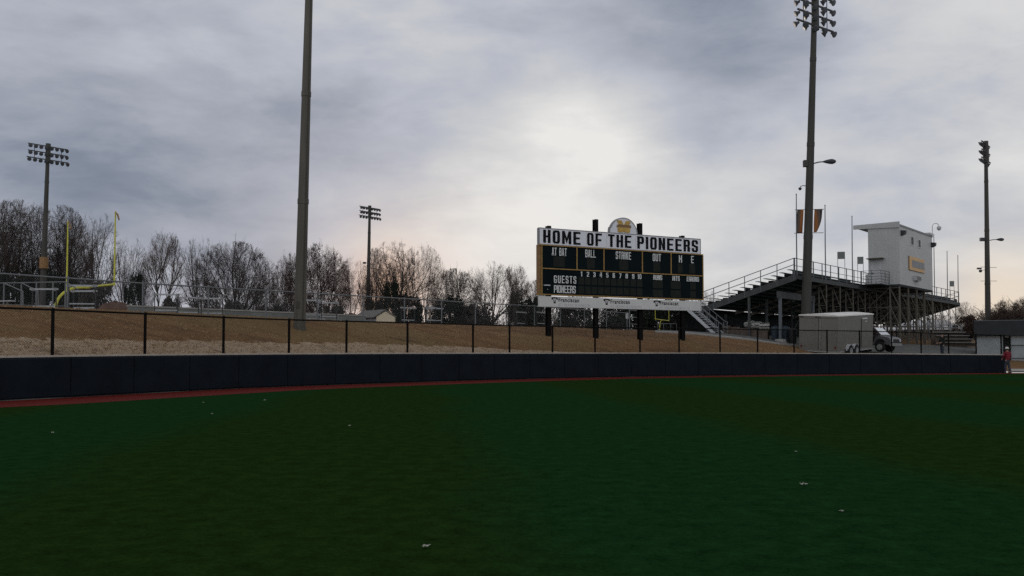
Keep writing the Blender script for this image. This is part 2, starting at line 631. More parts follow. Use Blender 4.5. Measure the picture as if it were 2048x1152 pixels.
def block_glyph(ch, v, h):
    """Condensed block capitals as polygons in a unit cell; v = stem width, h = bar height."""
    c = 0.16
    top = [(0, 1 - h), (c, 1), (1 - c, 1), (1, 1 - h)]
    bot = [(1, h), (1 - c, 0), (c, 0), (0, h)]
    Rr = lambda x0, z0, x1, z1: [(x0, z0), (x0, z1), (x1, z1), (x1, z0)]
    m0, m1 = 0.5 - h / 2, 0.5 + h / 2
    left, right = Rr(0, h, v, 1 - h), Rr(1 - v, h, 1, 1 - h)
    full = Rr(0, 0, v, 1)
    mid = Rr(v, m0, 1 - v, m1)
    G = {
        "O": [top, bot, left, right], "0": [top, bot, left, right],
        "H": [full, Rr(1 - v, 0, 1, 1), mid],
        "E": [full, Rr(v, 1 - h, 1, 1), Rr(v, m0, 0.9, m1), Rr(v, 0, 1, h)],
        "F": [full, Rr(v, 1 - h, 1, 1), Rr(v, m0 - 0.03, 0.9, m1 - 0.03)],
        "L": [full, Rr(v, 0, 1, h)],
        "T": [Rr(0, 1 - h, 1, 1), Rr(0.5 - v / 2, 0, 0.5 + v / 2, 1 - h)],
        "I": [Rr(0, 0, 1, 1)],
        "M": [Rr(0, 0, v * 0.8, 1), Rr(1 - v * 0.8, 0, 1, 1), [(v * 0.8, 0.55), (v * 0.8, 1), (0.5, 0.45), (1 - v * 0.8, 1), (1 - v * 0.8, 0.55), (0.5, 0.03)]],
        "N": [full, Rr(1 - v, 0, 1, 1), [(v, 0.62), (v, 1), (1 - v, 0.38), (1 - v, 0)]],
        "P": [full, [(v, 1 - h), (v, 1), (1 - c, 1), (1, 1 - h)], Rr(1 - v, 0.4 + h, 1, 1 - h), [(v, 0.4), (v, 0.4 + h), (1, 0.4 + h), (1 - c, 0.4)]],
        "R": [full, [(v, 1 - h), (v, 1), (1 - c, 1), (1, 1 - h)], Rr(1 - v, 0.42 + h, 1, 1 - h), [(v, 0.42), (v, 0.42 + h), (1, 0.42 + h), (1 - c * 0.6, 0.42)],
              [(1 - v - 0.03, 0.0), (1 - v - 0.03, 0.42), (1 - c * 0.6, 0.42), (1, 0.36), (1, 0)]],
        "S": [top, bot, Rr(0, 0.62, v, 1 - h), Rr(1 - v, 0.68, 1, 1 - h), [(0, 0.52), (0, 0.62), (v, 0.62), (1, 0.48), (1, 0.38), (1 - v, 0.38)],
              Rr(1 - v, h, 1, 0.38), Rr(0, h, v, 0.32)],
        "A": [[(0, 0), (0.3, 1), (0.5, 1), (0.5, 0.82), (v * 0.85, 0)], [(1 - v * 0.85, 0), (0.5, 0.82), (0.5, 1), (0.7, 1), (1, 0)],
              [(v * 0.85 + 0.08, 0.2), (v * 0.85 + 0.1, 0.34), (0.9 - v * 0.85, 0.34), (0.92 - v * 0.85, 0.2)]],
        "B": [full, [(v, 1 - h), (v, 1), (1 - c, 1), (1, 1 - h)], Rr(1 - v, m1, 1, 1 - h), Rr(v, m0, 0.95, m1), Rr(1 - v, h, 1, m0), [(v, 0), (v, h), (1, h), (1 - c, 0)]],
        "K": [full, [(v, 0.36), (v, 0.62), (0.68, 1), (1, 1)], [(0.44, 0.5), (0.68, 0.66), (1, 0), (0.7, 0)]],
        "U": [bot, Rr(0, h, v, 1), Rr(1 - v, h, 1, 1)],
        "G": [top, bot, left, Rr(1 - v, 0.68, 1, 1 - h), Rr(1 - v, h, 1, 0.5), Rr(0.5, 0.5 - h, 1 - v, 0.5)],
        "1": [Rr(0.4, 0, 1, 1), [(0, 0.74), (0, 0.82), (0.4, 1), (0.4, 0.82)]],
        "2": [top, Rr(1 - v, 0.62, 1, 1 - h), Rr(0, 0.7, v, 1 - h), [(0, h), (1 - v, 0.62), (1, 0.62), (1, 0.55), (v + 0.1, h)], Rr(0, 0, 1, h)],
        "3": [top, bot, Rr(1 - v, m1, 1, 1 - h), Rr(0.35, m0, 0.96, m1), Rr(1 - v, h, 1, m0), Rr(0, 0.7, v, 1 - h), Rr(0, h, v, 0.3)],
        "4": [Rr(0.6, 0, 0.6 + v, 1), Rr(0, 0.2, 0.6, 0.2 + h), [(0, 0.2 + h), (0.42, 1), (0.6, 1), (0.6, 0.9), (0.24, 0.2 + h)]],
        "5": [Rr(0, 1 - h, 1, 1), Rr(0, 0.46, v, 1 - h), [(v, 0.62 - h), (v, 0.62), (1 - c, 0.62), (1, 0.62 - h)], Rr(1 - v, h, 1, 0.62 - h), bot, Rr(0, h, v, 0.28)],
        "6": [top, bot, left, Rr(1 - v, 0.7, 1, 1 - h), [(v, 0.6 - h), (v, 0.6), (1 - c, 0.6), (1, 0.6 - h)], Rr(1 - v, h, 1, 0.6 - h)],
        "7": [Rr(0, 1 - h, 1, 1), [(0.2, 0), (1 - v, 1 - h), (1, 1 - h), (0.2 + v, 0)]],
        "8": [top, bot, left, right, mid],
        "9": [top, bot, right, Rr(0, h, v, 0.3), [(v, 0.4), (v, 0.4 + h), (1 - v, 0.4 + h), (1 - v, 0.4)], Rr(0, 0.4 + c, v, 1 - h), [(0, 0.4 + c), (v, 0.4 + c), (v, 0.4)]],
    }
    return G[ch]


def block_text(body, x0, x1, z0, z1, y, m, parent, v=0.33, h=0.14, gap=0.22, thick=0.02):
    """Raised block lettering fitted into a box of the parent's x-z plane, facing -y."""
    wid = {"I": 0.36, "M": 1.28, "1": 0.55, " ": 0.75}
    tot = sum(wid.get(c, 1.0) for c in body) + gap * (len(body) - 1)
    u = (x1 - x0) / tot
    mb = MB()
    x = x0
    for c in body:
        w = wid.get(c, 1.0) * u
        if c != " ":
            for k, poly in enumerate(block_glyph(c, v if c != "M" else v * 0.95, h)):
                e = 0.0004 * k
                mb.prism([(x + px * w, z0 + pz * (z1 - z0)) for px, pz in poly], y - thick - e, y)
        x += w + gap * u
    return mb.build("lettering", m, parent)


def text_part(body, x0, x1, z0, z1, y, m, parent, name="lettering", bold=0.03, label=None):
    """Raised lettering fitted into a box of the parent's x-z plane, facing -y."""
    cu = bpy.data.curves.new("lettering", "FONT")
    cu.body = body
    cu.size = 1.0
    cu.offset = bold
    cu.space_character = 1.06 + bold * 2
    cu.resolution_u = 3
    tmp = bpy.data.objects.new("lettering_source", cu)
    me = bpy.data.meshes.new_from_object(tmp)
    xs = [v.co.x for v in me.vertices]
    ys = [v.co.y for v in me.vertices]
    ax, bx, ay, by = min(xs), max(xs), min(ys), max(ys)
    for v in me.vertices:
        x = x0 + (v.co.x - ax) / (bx - ax) * (x1 - x0)
        z = z0 + (v.co.y - ay) / (by - ay) * (z1 - z0)
        v.co = (x, y, z)
    me.update()
    me.materials.clear()
    me.materials.append(m)
    bpy.data.objects.remove(tmp)
    bpy.data.curves.remove(cu)
    o = bpy.data.objects.new(name, me)
    COL.objects.link(o)
    o.parent = parent
    if label:
        o["label"] = label
    return o


# ------------------------------------------------------------------ terrain
# depth of the outfield wall along each viewing azimuth u = X / Y
WALL = [(-1.35, 14.6), (-1.0, 18.2), (-0.80, 21.0), (-0.5776, 24.4), (-0.409, 29.3), (-0.2888, 33.9), (-0.1827, 37.7),
        (-0.0925, 41.2), (0.0, 45.2), (0.1444, 50.6), (0.2888, 54.6), (0.4264, 57.8), (0.556, 60.6), (1.0, 66.0)]


def wallY(u):
    return smooth_table(WALL, u)


KN = [0, 2, 4, 7.1, 9, 11, 14, 20, 40, 80]
BANK = {  # terrain height at those depth offsets behind the wall, by photo column
    -900: [1.1, 1.65, 2.2, 3.05, 3.07, 3.07, 3.07, 3.07, 3.07, 3.07],
    560: [1.1, 1.65, 2.2, 3.02, 3.06, 3.07, 3.07, 3.07, 3.07, 3.07],
    1000: [1.15, 1.72, 2.22, 2.7, 2.95, 3.06, 3.08, 3.08, 3.08, 3.08],
    1102: [1.15, 1.72, 2.2, 2.66, 2.9, 3.06, 3.08, 3.08, 3.08, 3.08],
    1370: [1.18, 1.72, 2.18, 2.55, 2.72, 2.86, 3.0, 3.05, 3.05, 3.05],
    1480: [1.1, 1.5, 1.85, 2.2, 2.36, 2.5, 2.68, 3.0, 3.05, 3.05],
    1590: [0.95, 1.25, 1.45, 1.68, 1.83, 1.95, 2.2, 2.7, 3.05, 3.05],
    1676: [0.5, 0.7, 0.86, 1.12, 1.3, 1.48, 1.75, 2.3, 3.0, 3.05],
    1900: [0.45, 0.7, 0.92, 1.15, 1.28, 1.4, 1.6, 2.0, 3.0, 3.05],
    2004: [0.3, 0.5, 0.68, 0.9, 1.0, 1.1, 1.3, 1.7, 2.6, 3.0],
    2016: [0.02, 0.2, 0.42, 0.72, 0.86, 1.0, 1.2, 1.6, 2.5, 3.0],
    2900: [0.02, 0.2, 0.42, 0.72, 0.86, 1.0, 1.2, 1.6, 2.5, 3.0],
}
BK = sorted(BANK)


def terrain(px, off):
    px = max(BK[0], min(BK[-1], px))
    for a, b in zip(BK, BK[1:]):
        if px <= b:
            break
    f = (px - a) / (b - a)
    za = lerp_table(list(zip(KN, BANK[a])), off)
    zb = lerp_table(list(zip(KN, BANK[b])), off)
    return za + (zb - za) * f


def ground_z(X, Y):
    u = X / Y
    return terrain(1024 + u * FPX, max(0, Y - wallY(u)))


def ground_at(px, py):
    """Where the ray through a photo pixel meets the bank."""
    d = ray(px, py)
    u = d.x / d.y
    Y = wallY(u)
    while Y < 200:
        z = EYE + d.z / d.y * Y
        if ground_z(u * Y, Y) >= z:
            return Vector((u * Y, Y, z))
        Y += 0.05
    return Vector((u * 60, 60, ground_z(u * 60, 60)))


STRAW = [(-900, 2.7), (620, 2.75), (800, 2.5), (950, 1.9), (1060, 1.3), (1200, 0.8), (1600, 0.5), (2900, 0.4)]


def build_ground():
    cols = list(range(-900, 1960, 20)) + [1980, 1996, 2004, 2008, 2012, 2016, 2030] + list(range(2050, 2900, 50))
    offs = [0.17, 0.6, 1, 1.5, 2, 2.5, 3, 3.5, 4, 4.7, 5.5, 6.3, 7.1, 8, 9, 10, 11, 12.5, 14, 17, 20, 25, 30, 40, 55, 80, 120, 200, 350, 700]
    mb = MB()
    uvs = []
    g = random.Random(3)
    for px in cols:
        u = (px - 1024) / FPX
        w = wallY(u)
        sw = lerp_table(STRAW, px)
        for off in offs:
            Y = w + off
            z = terrain(px, off)
            if 0.5 < off < 100:
                z += g.uniform(-0.025, 0.025)
            mb.v.append((u * Y, Y, z))
            uvs.append((px / 100.0, off / sw))
    n = len(offs)
    for i in range(len(cols) - 1):
        for j in range(n - 1):
            a = i * n + j
            mb.f.append((a, a + n, a + n + 1, a + 1))
    o = mb.build("ground", M["bank"], smooth=True)
    lay = o.data.uv_layers.new(name="strip")
    for lp in o.data.loops:
        lay.data[lp.index].uv = uvs[lp.vertex_index]
    structure(o)


build_ground()


def wall_pts(u0, u1, step):
    """Points (X, Y) along the wall's face at about equal spacing, with normals towards the field."""
    us, u = [], u0
    fine = []
    k = 4000
    for i in range(k + 1):
        uu = u0 + (u1 - u0) * i / k
        Y = wallY(uu)
        fine.append(Vector((uu * Y, Y)))
    out = [fine[0]]
    acc = 0
    for a, b in zip(fine, fine[1:]):
        acc += (b - a).length
        if acc >= step:
            out.append(b)
            acc = 0
    out.append(fine[-1])
    return out


U_END = (2010 - 1024) / FPX
WTOP = [(-900, 1.2), (0, 1.245), (300, 1.30), (560, 1.335), (860, 1.365), (1024, 1.37), (1400, 1.385), (1750, 1.35), (2010, 1.27)]


def wtop(p):
    return lerp_table(WTOP, 1024 + FPX * p.x / p.y)


def build_turf():
    pts = wall_pts(-1.35, 1.0, 0.6)
    poly = [(p.x, p.y, 0.0) for p in pts]
    poly += [(90, 66, 0), (90, -40, 0), (-40, -40, 0), (-32, 0, 0)]
    mb = MB()
    mb.v = poly
    mb.f = [tuple(range(len(poly)))[::-1]]
    structure(mb.build("turf", M["turf"]))
    # red rubber warning track, 3.4 m wide
    mb = MB()
    pts = wall_pts(-1.35, 0.62, 0.6)
    n = len(pts)
    for i, p in enumerate(pts):
        t = (pts[min(i + 1, n - 1)] - pts[max(i - 1, 0)]).normalized()
        nrm = Vector((t.y, -t.x))
        w = 3.0 - 0.9 * max(0, min(1, (i / n - 0.5) * 2))
        q = p + nrm * w
        mb.v.append((p.x, p.y, 0.004))
        mb.v.append((q.x, q.y, 0.004))
    for i in range(n - 1):
        mb.f.append((2 * i, 2 * i + 1, 2 * i + 3, 2 * i + 2))
    structure(mb.build("warning_track", M["track"]))


build_turf()


def build_wall():
    pts = wall_pts(-1.2, U_END, 2.42)
    t = thing("outfield_wall", "long low dark navy padded outfield wall along the red warning track", "wall", (0, 0, 0))
    cap = MB()
    for a, b in zip(pts, pts[1:]):
        d = (b - a)
        ln = d.length
        if ln < 0.2:
            continue
        d.normalize()
        nrm = Vector((d.y, -d.x))
        g = 0.008
        a2, b2 = a + d * g, b - d * g
        za, zb = wtop(a) - 0.05, wtop(b) - 0.05
        mb = MB()
        # pillowed pad: rounded edges on the field side
        prof = [(0.0, 0.03), (0.05, 0.03), (0.075, 0.07), (0.08, 0.3), (0.08, -0.3), (0.075, -0.06), (0.05, -0.02), (0.0, -0.02)]
        ring = []
        for (P, zt) in ((a2, za), (b2, zb)):
            row = []
            for off, z in prof:
                zz = z if z > 0 else zt + z
                q = P + nrm * off
                row.append((q.x, q.y, zz))
            ring.append(row)
        m = len(prof)
        # slight inset at both vertical edges so seams read
        rows = []
        e = 0.03
        for s, k in ((0.0, 0.35), (e / ln, 1.0), (1 - e / ln, 1.0), (1.0, 0.35)):
            row = []
            for j in range(m):
                pa, pb = Vector(ring[0][j]), Vector(ring[1][j])
                q = pa + (pb - pa) * s
                off = prof[j][0] * (1 - k) * 0.5
                q.x -= nrm.x * off
                q.y -= nrm.y * off
                row.append(q)
            rows.append(row)
        vs = [q for r in rows for q in r]
        fs = []
        for i in range(3):
            for j in range(m - 1):
                fs.append((i * m + j, (i + 1) * m + j, (i + 1) * m + j + 1, i * m + j + 1))
        fs.append(tuple(range(m)))
        fs.append(tuple(range(4 * m - 1, 3 * m - 1, -1)))
        mb.add(vs, fs)
        mb.build("panel", M["navy"], t)
        # pale timber cap behind the pad tops
        A0, A1 = a + nrm * 0.05, a - nrm * 0.16
        B0, B1 = b + nrm * 0.05, b - nrm * 0.16
        za, zb = wtop(a), wtop(b)
        cap.add([(A0.x, A0.y, za - 0.052), (A1.x, A1.y, za - 0.052), (B1.x, B1.y, zb - 0.052), (B0.x, B0.y, zb - 0.052),
                 (A0.x, A0.y, za), (A1.x, A1.y, za), (B1.x, B1.y, zb), (B0.x, B0.y, zb)],
                [(0, 1, 2, 3), (7, 6, 5, 4), (0, 3, 7, 4), (2, 1, 5, 6), (1, 0, 4, 5), (3, 2, 6, 7)])
    cap.build("cap", M["cap"], t)
    # plain concrete backing that retains the bank
    back = MB()
    for a, b in zip(pts, pts[1:]):
        d = (b - a).normalized()
        nrm = Vector((d.y, -d.x))
        A0, A1 = a - nrm * 0.003, a - nrm * 0.15
        B0, B1 = b - nrm * 0.003, b - nrm * 0.15
        za, zb = wtop(a) - 0.056, wtop(b) - 0.056
        back.add([(A0.x, A0.y, -0.1), (A1.x, A1.y, -0.1), (B1.x, B1.y, -0.1), (B0.x, B0.y, -0.1),
                  (A0.x, A0.y, za), (A1.x, A1.y, za), (B1.x, B1.y, zb), (B0.x, B0.y, zb)],
                 [(0, 1, 2, 3), (7, 6, 5, 4), (0, 3, 7, 4), (2, 1, 5, 6), (1, 0, 4, 5), (3, 2, 6, 7)])
    back.build("backing", M["concrete"], t)


build_wall()


def mesh_sheet(path, zlo, zhi, pitch, r, mname, parent):
    """Chain-link wire: two families of slanting wires woven over a fence line."""
    mb = MB()
    # arc length parameterisation
    acc = [0.0]
    for a, b in zip(path, path[1:]):
        acc.append(acc[-1] + (b - a).length)
    tot = acc[-1]

    def at(s):
        s = max(0, min(tot, s))
        lo, hi = 0, len(acc) - 1
        while hi - lo > 1:
            mid = (lo + hi) // 2
            if acc[mid] <= s:
                lo = mid
            else:
                hi = mid
        f = (s - acc[lo]) / max(1e-6, acc[hi] - acc[lo])
        return path[lo] + (path[hi] - path[lo]) * f, lo

    k = int(tot / pitch)
    for i in range(k + 1):
        s = i * pitch
        p, seg = at(s)
        h = zhi(p) - zlo(p)
        for sg in (1, -1):
            s2 = s + sg * h
            if s2 < 0 or s2 > tot:
                h2 = max(0, min(h, (tot - s) if sg > 0 else s))
                s2 = s + sg * h2
            else:
                h2 = h
            if h2 < 0.05:
                continue
            q, _ = at(s2)
            A = Vector((p.x, p.y, zlo(p) + 0.0))
            B = Vector((q.x, q.y, zlo(p) + h2))
            d = (B - A).normalized()
            side = Vector((-(q - p).y, (q - p).x, 0)).normalized()
            up = d.cross(side)
            o = len(mb.v)
            for base in (A, B):
                for kk in range(3):
                    a = 2 * math.pi * kk / 3
                    w = base + (side * math.cos(a) + up * math.sin(a)) * r
                    mb.v.append((w.x, w.y, w.z))
            mb.f += [(o, o + 1, o + 4, o + 3), (o + 1, o + 2, o + 5, o + 4), (o + 2, o, o + 3, o + 5)]
    return mb.build("wire_mesh", M[mname], parent)


def wall_at_px(px):
    u = (px - 1024) / FPX
    Y = wallY(u)
    return Vector((u * Y, Y))


RAIL = [(-900, 1.33), (105, 1.33), (560, 1.325), (860, 1.36), (1024, 1.37), (1400, 1.43), (1750, 1.42), (2010, 1.30)]


def build_black_fence():
    t = thing("chain_link_fence", "black chain-link fence standing on top of the navy outfield wall", "fence")
    path = []
    n = 160
    us = [-1.2 + (U_END + 1.2) * i / n for i in range(n + 1)]
    for u in us:
        Y = wallY(u) + 0.07
        path.append(Vector((u * Y, Y)))
    top = lambda p: wtop(p) + lerp_table(RAIL, 1024 + FPX * p.x / p.y)
    mb = MB()
    mb.tube([(p.x, p.y, top(p)) for p in path], 0.034, 6)
    mb.build("top_rail", M["black"], t)
    pxs = [-560, -330, -100, 105, 290, 447, 578, 693, 815, 946, 1019, 1105, 1190, 1280, 1358, 1440, 1515, 1588, 1654, 1719,
           1783, 1842, 1897, 1952, 2002]
    for px in pxs:
        u = (px - 1024) / FPX
        Y = wallY(u) + 0.07
        p = Vector((u * Y, Y))
        z = wtop(p)
        pm = MB()
        pm.tube([(0, 0, 0.002), (0, 0, top(p) - z - 0.03)], 0.05, 8)
        pm.lathe([(0.056, 0), (0.06, 0.06), (0.02, 0.1)], 8, at=(0, 0, top(p) - z - 0.035))
        pm.build("post", M["black"], t, (p.x, p.y, z))
    mesh_sheet(path, lambda p: wtop(p) + 0.02, lambda p: top(p) - 0.02, 0.085, 0.0022, "black", t)


build_black_fence()

FX0, FY0, FA, FB = -15.0, 35.95, 1.83, 2.44      # silver fence: post i stands at (FX0+i*FA, FY0+i*FB)


def build_silver_fence():
    t = thing("chain_link_fence", "silver four foot chain-link fence along the crest of the brown bank", "fence")
    i0, i1 = -6, 13
    P = lambda i: Vector((FX0 + FA * i, FY0 + FB * i))
    topz = lambda i: 4.17 + 0.028 * max(0, min(9, i))
    path = [P(i) for i in range(i0, i1 + 1)]
    zt = lambda p: topz((p.y - FY0) / FB)
    zb = lambda p: ground_z(p.x, p.y) + 0.03
    mb = MB()
    mb.tube([(p.x, p.y, zt(p)) for p in path], 0.03, 8)
    mb.build("top_rail", M["galv"], t)
    for p in path:
        z = ground_z(p.x, p.y) - 0.05
        pm = MB()
        pm.tube([(0, 0, 0), (0, 0, zt(p) - z + 0.02)], 0.034, 8)
        pm.lathe([(0.04, 0), (0.042, 0.03), (0.015, 0.06)], 8, at=(0, 0, zt(p) - z + 0.02))
        pm.build("post", M["galv"], t, (p.x, p.y, z))
    mesh_sheet(path, zb, lambda p: zt(p) - 0.02, 0.08, 0.0016, "galvwire", t)
    # gate at the far end of the fence
    g = thing("gate", "silver pipe gate frame between scoreboard legs at the end of the silver fence", "gate")
    a, b = PT(1259, 655, 69.5), PT(1281, 655, 71.5)
    za, zb2 = ground_z(a.x, a.y), ground_z(b.x, b.y)
    for q, z in ((a, za), (b, zb2)):
        pm = MB()
        pm.tube([(0, 0, 0), (0, 0, 1.75)], 0.045, 8)
        pm.build("post", M["galv"], g, (q.x, q.y, z))
    pm = MB()
    for h in (0.15, 0.6, 1.15, 1.7):
        pm.tube([(a.x, a.y, za + h), (b.x, b.y, zb2 + h)], 0.028, 6)
    pm.build("rail", M["galv"], g)


build_silver_fence()

E1 = Vector((0.646, 0.765, 0)).normalized()
E2 = Vector((-E1.y, E1.x, 0))
E1A = math.atan2(E1.y, E1.x)


def dry_grass():
    """Loose tufts of dead grass and straw stalks scattered over the bank."""
    g = random.Random(17)
    mb = MB()
    for _ in range(8000):
        px = g.uniform(-260, 1600)
        off = 0.3 + 11 * g.random() ** 1.3
        u = (px - 1024) / FPX
        Y = wallY(u) + off
        x, z = u * Y, terrain(px, off)
        big_ = g.uniform(0.03, 0.075)
        for _k in range(4):
            a = g.uniform(0, 2 * math.pi)
            ln = big_ * g.uniform(0.6, 1.3)
            bx, by = x + g.uniform(-0.07, 0.07), Y + g.uniform(-0.07, 0.07)
            dx, dy = math.cos(a) * ln * 0.8, math.sin(a) * ln * 0.8
            o = len(mb.v)
            w = 0.012
            mb.v += [(bx - w, by, z), (bx + w, by, z), (bx + dx, by + dy, z + ln)]
            mb.f.append((o, o + 1, o + 2))
    ob = mb.build("dry_grass", M["straw"])
    ob["label"] = "loose tufts of dead grass on the brown bank"
    ob["category"] = "grass"
    ob["kind"] = "stuff"


dry_grass()

# ------------------------------------------------------------------ light poles
def lamp_mesh():
    mb = MB()
    mb.lathe([(0.04, -0.34), (0.11, -0.33), (0.12, -0.2), (0.17, -0.12), (0.26, 0.02), (0.275, 0.07), (0.26, 0.075), (0.12, -0.03)], 14)
    me = bpy.data.meshes.new("floodlight")
    me.from_pydata(mb.v, [], mb.f)
    for p in me.polygons:
        p.use_smooth = True
    me.materials.append(M["lamp"])
    l2 = MB()
    l2.lathe([(0.255, 0.066), (0.2, 0.085), (0.01, 0.095)], 14)
    ml = bpy.data.meshes.new("lens")
    ml.from_pydata(l2.v, [], l2.f)
    ml.materials.append(M["lens"])
    return me, ml


LAMP, LENS = lamp_mesh()


def add_lamp(parent, pos, aim):
    o = bpy.data.objects.new("floodlight", LAMP)
    COL.objects.link(o)
    o.parent = parent
    o.location = pos
    o.scale = (0.88,) * 3
    o.rotation_euler = Vector(aim).to_track_quat("Z", "Y").to_euler()
    l = bpy.data.objects.new("lens", LENS)
    COL.objects.link(l)
    l.parent = o
    return o


def light_pole(label, base, top, r0, r1, m, rack=None):
    """rack: dict(dir, length, rows, n, aim(list), spacing)."""
    t = thing("light_pole", label, "light pole", base, 0, "tall sports light poles")
    d = Vector(top) - Vector(base)
    mb = MB()
    k = 10
    mb.tube([d * ((i or -0.16) / k) for i in range(k + 1)], [r0 + (r1 - r0) * i / k for i in range(k + 1)], 14)
    # slip joints between the pole sections
    for f in (0.3, 0.56, 0.8):
        rr = r0 + (r1 - r0) * f
        mb.tube([d * f, d * (f + 0.012)], rr + 0.02, 14)
    mb.build("shaft", m, t, smooth=False)
    fb = MB()
    if rack:
      fb.lathe([(r0 * 1.5, -0.6), (r0 * 1.5, 0.12), (r0 * 1.35, 0.16)], 16)
    if rack:
        fb.build("footing", M["concrete"], t)
    if rack:
        rd = Vector(rack["dir"]).normalized()
        L = rack["length"]
        side = rd.cross(Vector((0, 0, 1))).normalized()
        for r in range(rack["rows"]):
            zc = d - Vector((0, 0, 0.25 + r * rack["spacing"]))
            ln = L + (0.25 if r == rack["rows"] - 1 else 0)
            cm = MB()
            cm.bar(zc - rd * ln / 2, zc + rd * ln / 2, 0.1, 0.12)
            cm.build("crossarm", m, t)
            n = rack["n"]
            for i in range(n):
                s = (i + 0.5) / n - 0.5
                if abs(s) < 0.06:
                    continue
                aim = rack["aims"][0] if len(rack["aims"]) == 1 else rack["aims"][i % len(rack["aims"])]
                a = Vector(aim)
                a = a + rd * (s * rack.get("fan", 0.5)) + Vector((0, 0, -0.42 - 0.06 * r))
                a.normalize()
                add_lamp(t, zc + rd * (s * ln) - Vector((0, 0, 0.16)) + a * 0.3, a)
        for s in (-0.34, 0.34):
            bm_ = MB()
            za = d + rd * (s * L) - Vector((0, 0, 0.25))
            zb = za - Vector((0, 0, rack["spacing"] * (rack["rows"] - 1)))
            bm_.bar(za, zb, 0.05)
            bm_.build("brace", m, t)
        hb = MB()
        hb.tube([d - Vector((0, 0, rack["spacing"] * (rack["rows"] - 1) + 0.6)), d + Vector((0, 0, 0.1))], r1 * 1.45, 10)
        hb.build("collar", m, t)
    return t


# thick bare pole standing on the bank
b = ground_at(599, 658)
tp = PT(619.5, -60, b.y)
dirv = (tp - b)
top = b + dirv * 1.15
POLE_A = light_pole("thick bare olive-grey pole standing on the brown bank behind the navy wall", b, top, 0.275, 0.15, M["weathered"])

mb = MB()
dA = top - b
for f in (0.02, 0.12, 0.22, 0.32, 0.42, 0.52, 0.62, 0.72, 0.82):
    q0, q1 = dA * f, dA * (f + 0.1)
    mb.tube([q0 + Vector((0.2 - 0.1 * f, -(0.21 - 0.11 * f), 0)), q1 + Vector((0.2 - 0.1 * (f + 0.1), -(0.21 - 0.11 * (f + 0.1)), 0))], 0.022, 6, False)
mb.build("conduit", M["darkpole"], POLE_A)
mb = MB()
q0 = dA * (1.1 / dA.z)
mb.box(q0 + Vector((-0.05, -0.27, 0)), (0.16, 0.04, 0.32))
mb.build("hand_hole_plate", M["darkpole"], POLE_A)

# big pole behind the trailer
bY = 66.6
tpx = PT(1629.5, 2, bY)
bs = PT(1611.5, 640, bY)
dv = (tpx - bs).normalized()
bz = ground_z(bs.x, bs.y)
base = bs + dv * ((bz - bs.z) / dv.z)
top = tpx + dv * 0.75
POLE_B = light_pole("tall dark pole behind the grey trailer with floodlights on two sides and two cloth banners", base, top, 0.375, 0.19, M["darkpole"],
                    dict(dir=(0.81, 0.58, 0), length=4.3, rows=4, n=8, spacing=0.8, fan=0.7,
                         aims=[(-0.85, 0.3, 0), (0.3, -0.9, 0)]))


def pole_point(base, top, z):
    f = (z - base.z) / (top.z - base.z)
    return base + (top - base) * f


def local_on(base, top, py, Y):
    p = PT(1024, py, Y)
    return pole_point(base, top, p.z) - base


# fittings of that pole
def cobra(parent, p, dirn, ln):
    mb = MB()
    q = p + dirn * ln + Vector((0, 0, 0.12))
    mb.tube([p, p + dirn * (ln * 0.5) + Vector((0, 0, 0.1)), q], 0.045, 8)
    mb.build("lamp_arm", M["darkpole"], parent)
    hd = MB()
    rot = dirn.to_track_quat("Z", "Y").to_matrix()
    hd.lathe([(0.05, -0.1), (0.12, 0.1), (0.19, 0.4), (0.2, 0.6), (0.12, 0.8), (0.03, 0.86)], 12, rot, q)
    hd.build("lamp_head", M["lamp"], parent, smooth=True)


right = Vector((1, 0, 0))
pz = local_on(base, top, 327, bY)
cobra(POLE_B, pz + right * 0.25, Vector((1, -0.1, 0.0)).normalized(), 0.8)
mb = MB()
mb.box(pz + Vector((-0.38, -0.05, -0.02)), (0.3, 0.34, 0.5))
mb.build("control_box", M["darkpole"], POLE_B, bevel=0.02)
pc = local_on(base, top, 372, bY)
mb = MB()
mb.tube([pc + Vector((-0.25, 0, 0)), pc + Vector((-0.5, 0, 0.03)), pc + Vector((-0.68, 0, -0.03)), pc + Vector((-0.72, 0, -0.12))], 0.03, 6)
mb.lathe([(0.03, 0.0), (0.12, -0.04), (0.13, -0.12), (0.06, -0.22)], 10, at=pc + Vector((-0.72, 0, -0.1)))
mb.build("dome_camera", M["lamp"], POLE_B)
for py in (419, 466):
    p = local_on(base, top, py, bY)
    mb = MB()
    mb.tube([p + Vector((-1.05, 0, -0.02)), p + Vector((1.15, 0, 0.02))], 0.022, 6)
    mb.build("banner_rod", M["black"], POLE_B)


def banner(label, x0, x1, py0, py1, flip, curl):
    a = base + local_on(base, top, py0, bY)
    c = base + local_on(base, top, py1, bY)
    o_ = thing("banner", label, "banner", a, 0, "cloth banners on the tall pole")
    mb = MB()
    nx, nz = 10, 16
    H = a.z - c.z
    for j in range(nz + 1):
        v = j / nz
        for i in range(nx + 1):
            w = i / nx
            x = x0 + (x1 - x0) * w
            if curl and v > 0.3:
                x = x0 + (x1 - x0) * w * (1 - 0.55 * ((v - 0.3) / 0.7) ** 2)
            y = 0.05 * math.sin(w * 5 + v * 3) + (0.12 * w * v if curl else 0.05 * v)
            z = -v * H + (0.06 * w * v if curl else 0)
            mb.v.append((x + (c.x - a.x) * v, y, z))
    for j in range(nz):
        for i in range(nx):
            k = j * (nx + 1) + i
            mb.f.append((k, k + 1, k + nx + 2, k + nx + 1))
    ob = mb.build("cloth", M["bannercloth2" if flip else "bannercloth"], o_, smooth=True)
    so = ob.modifiers.new("thick", "SOLIDIFY")
    so.thickness = 0.012
    return o_


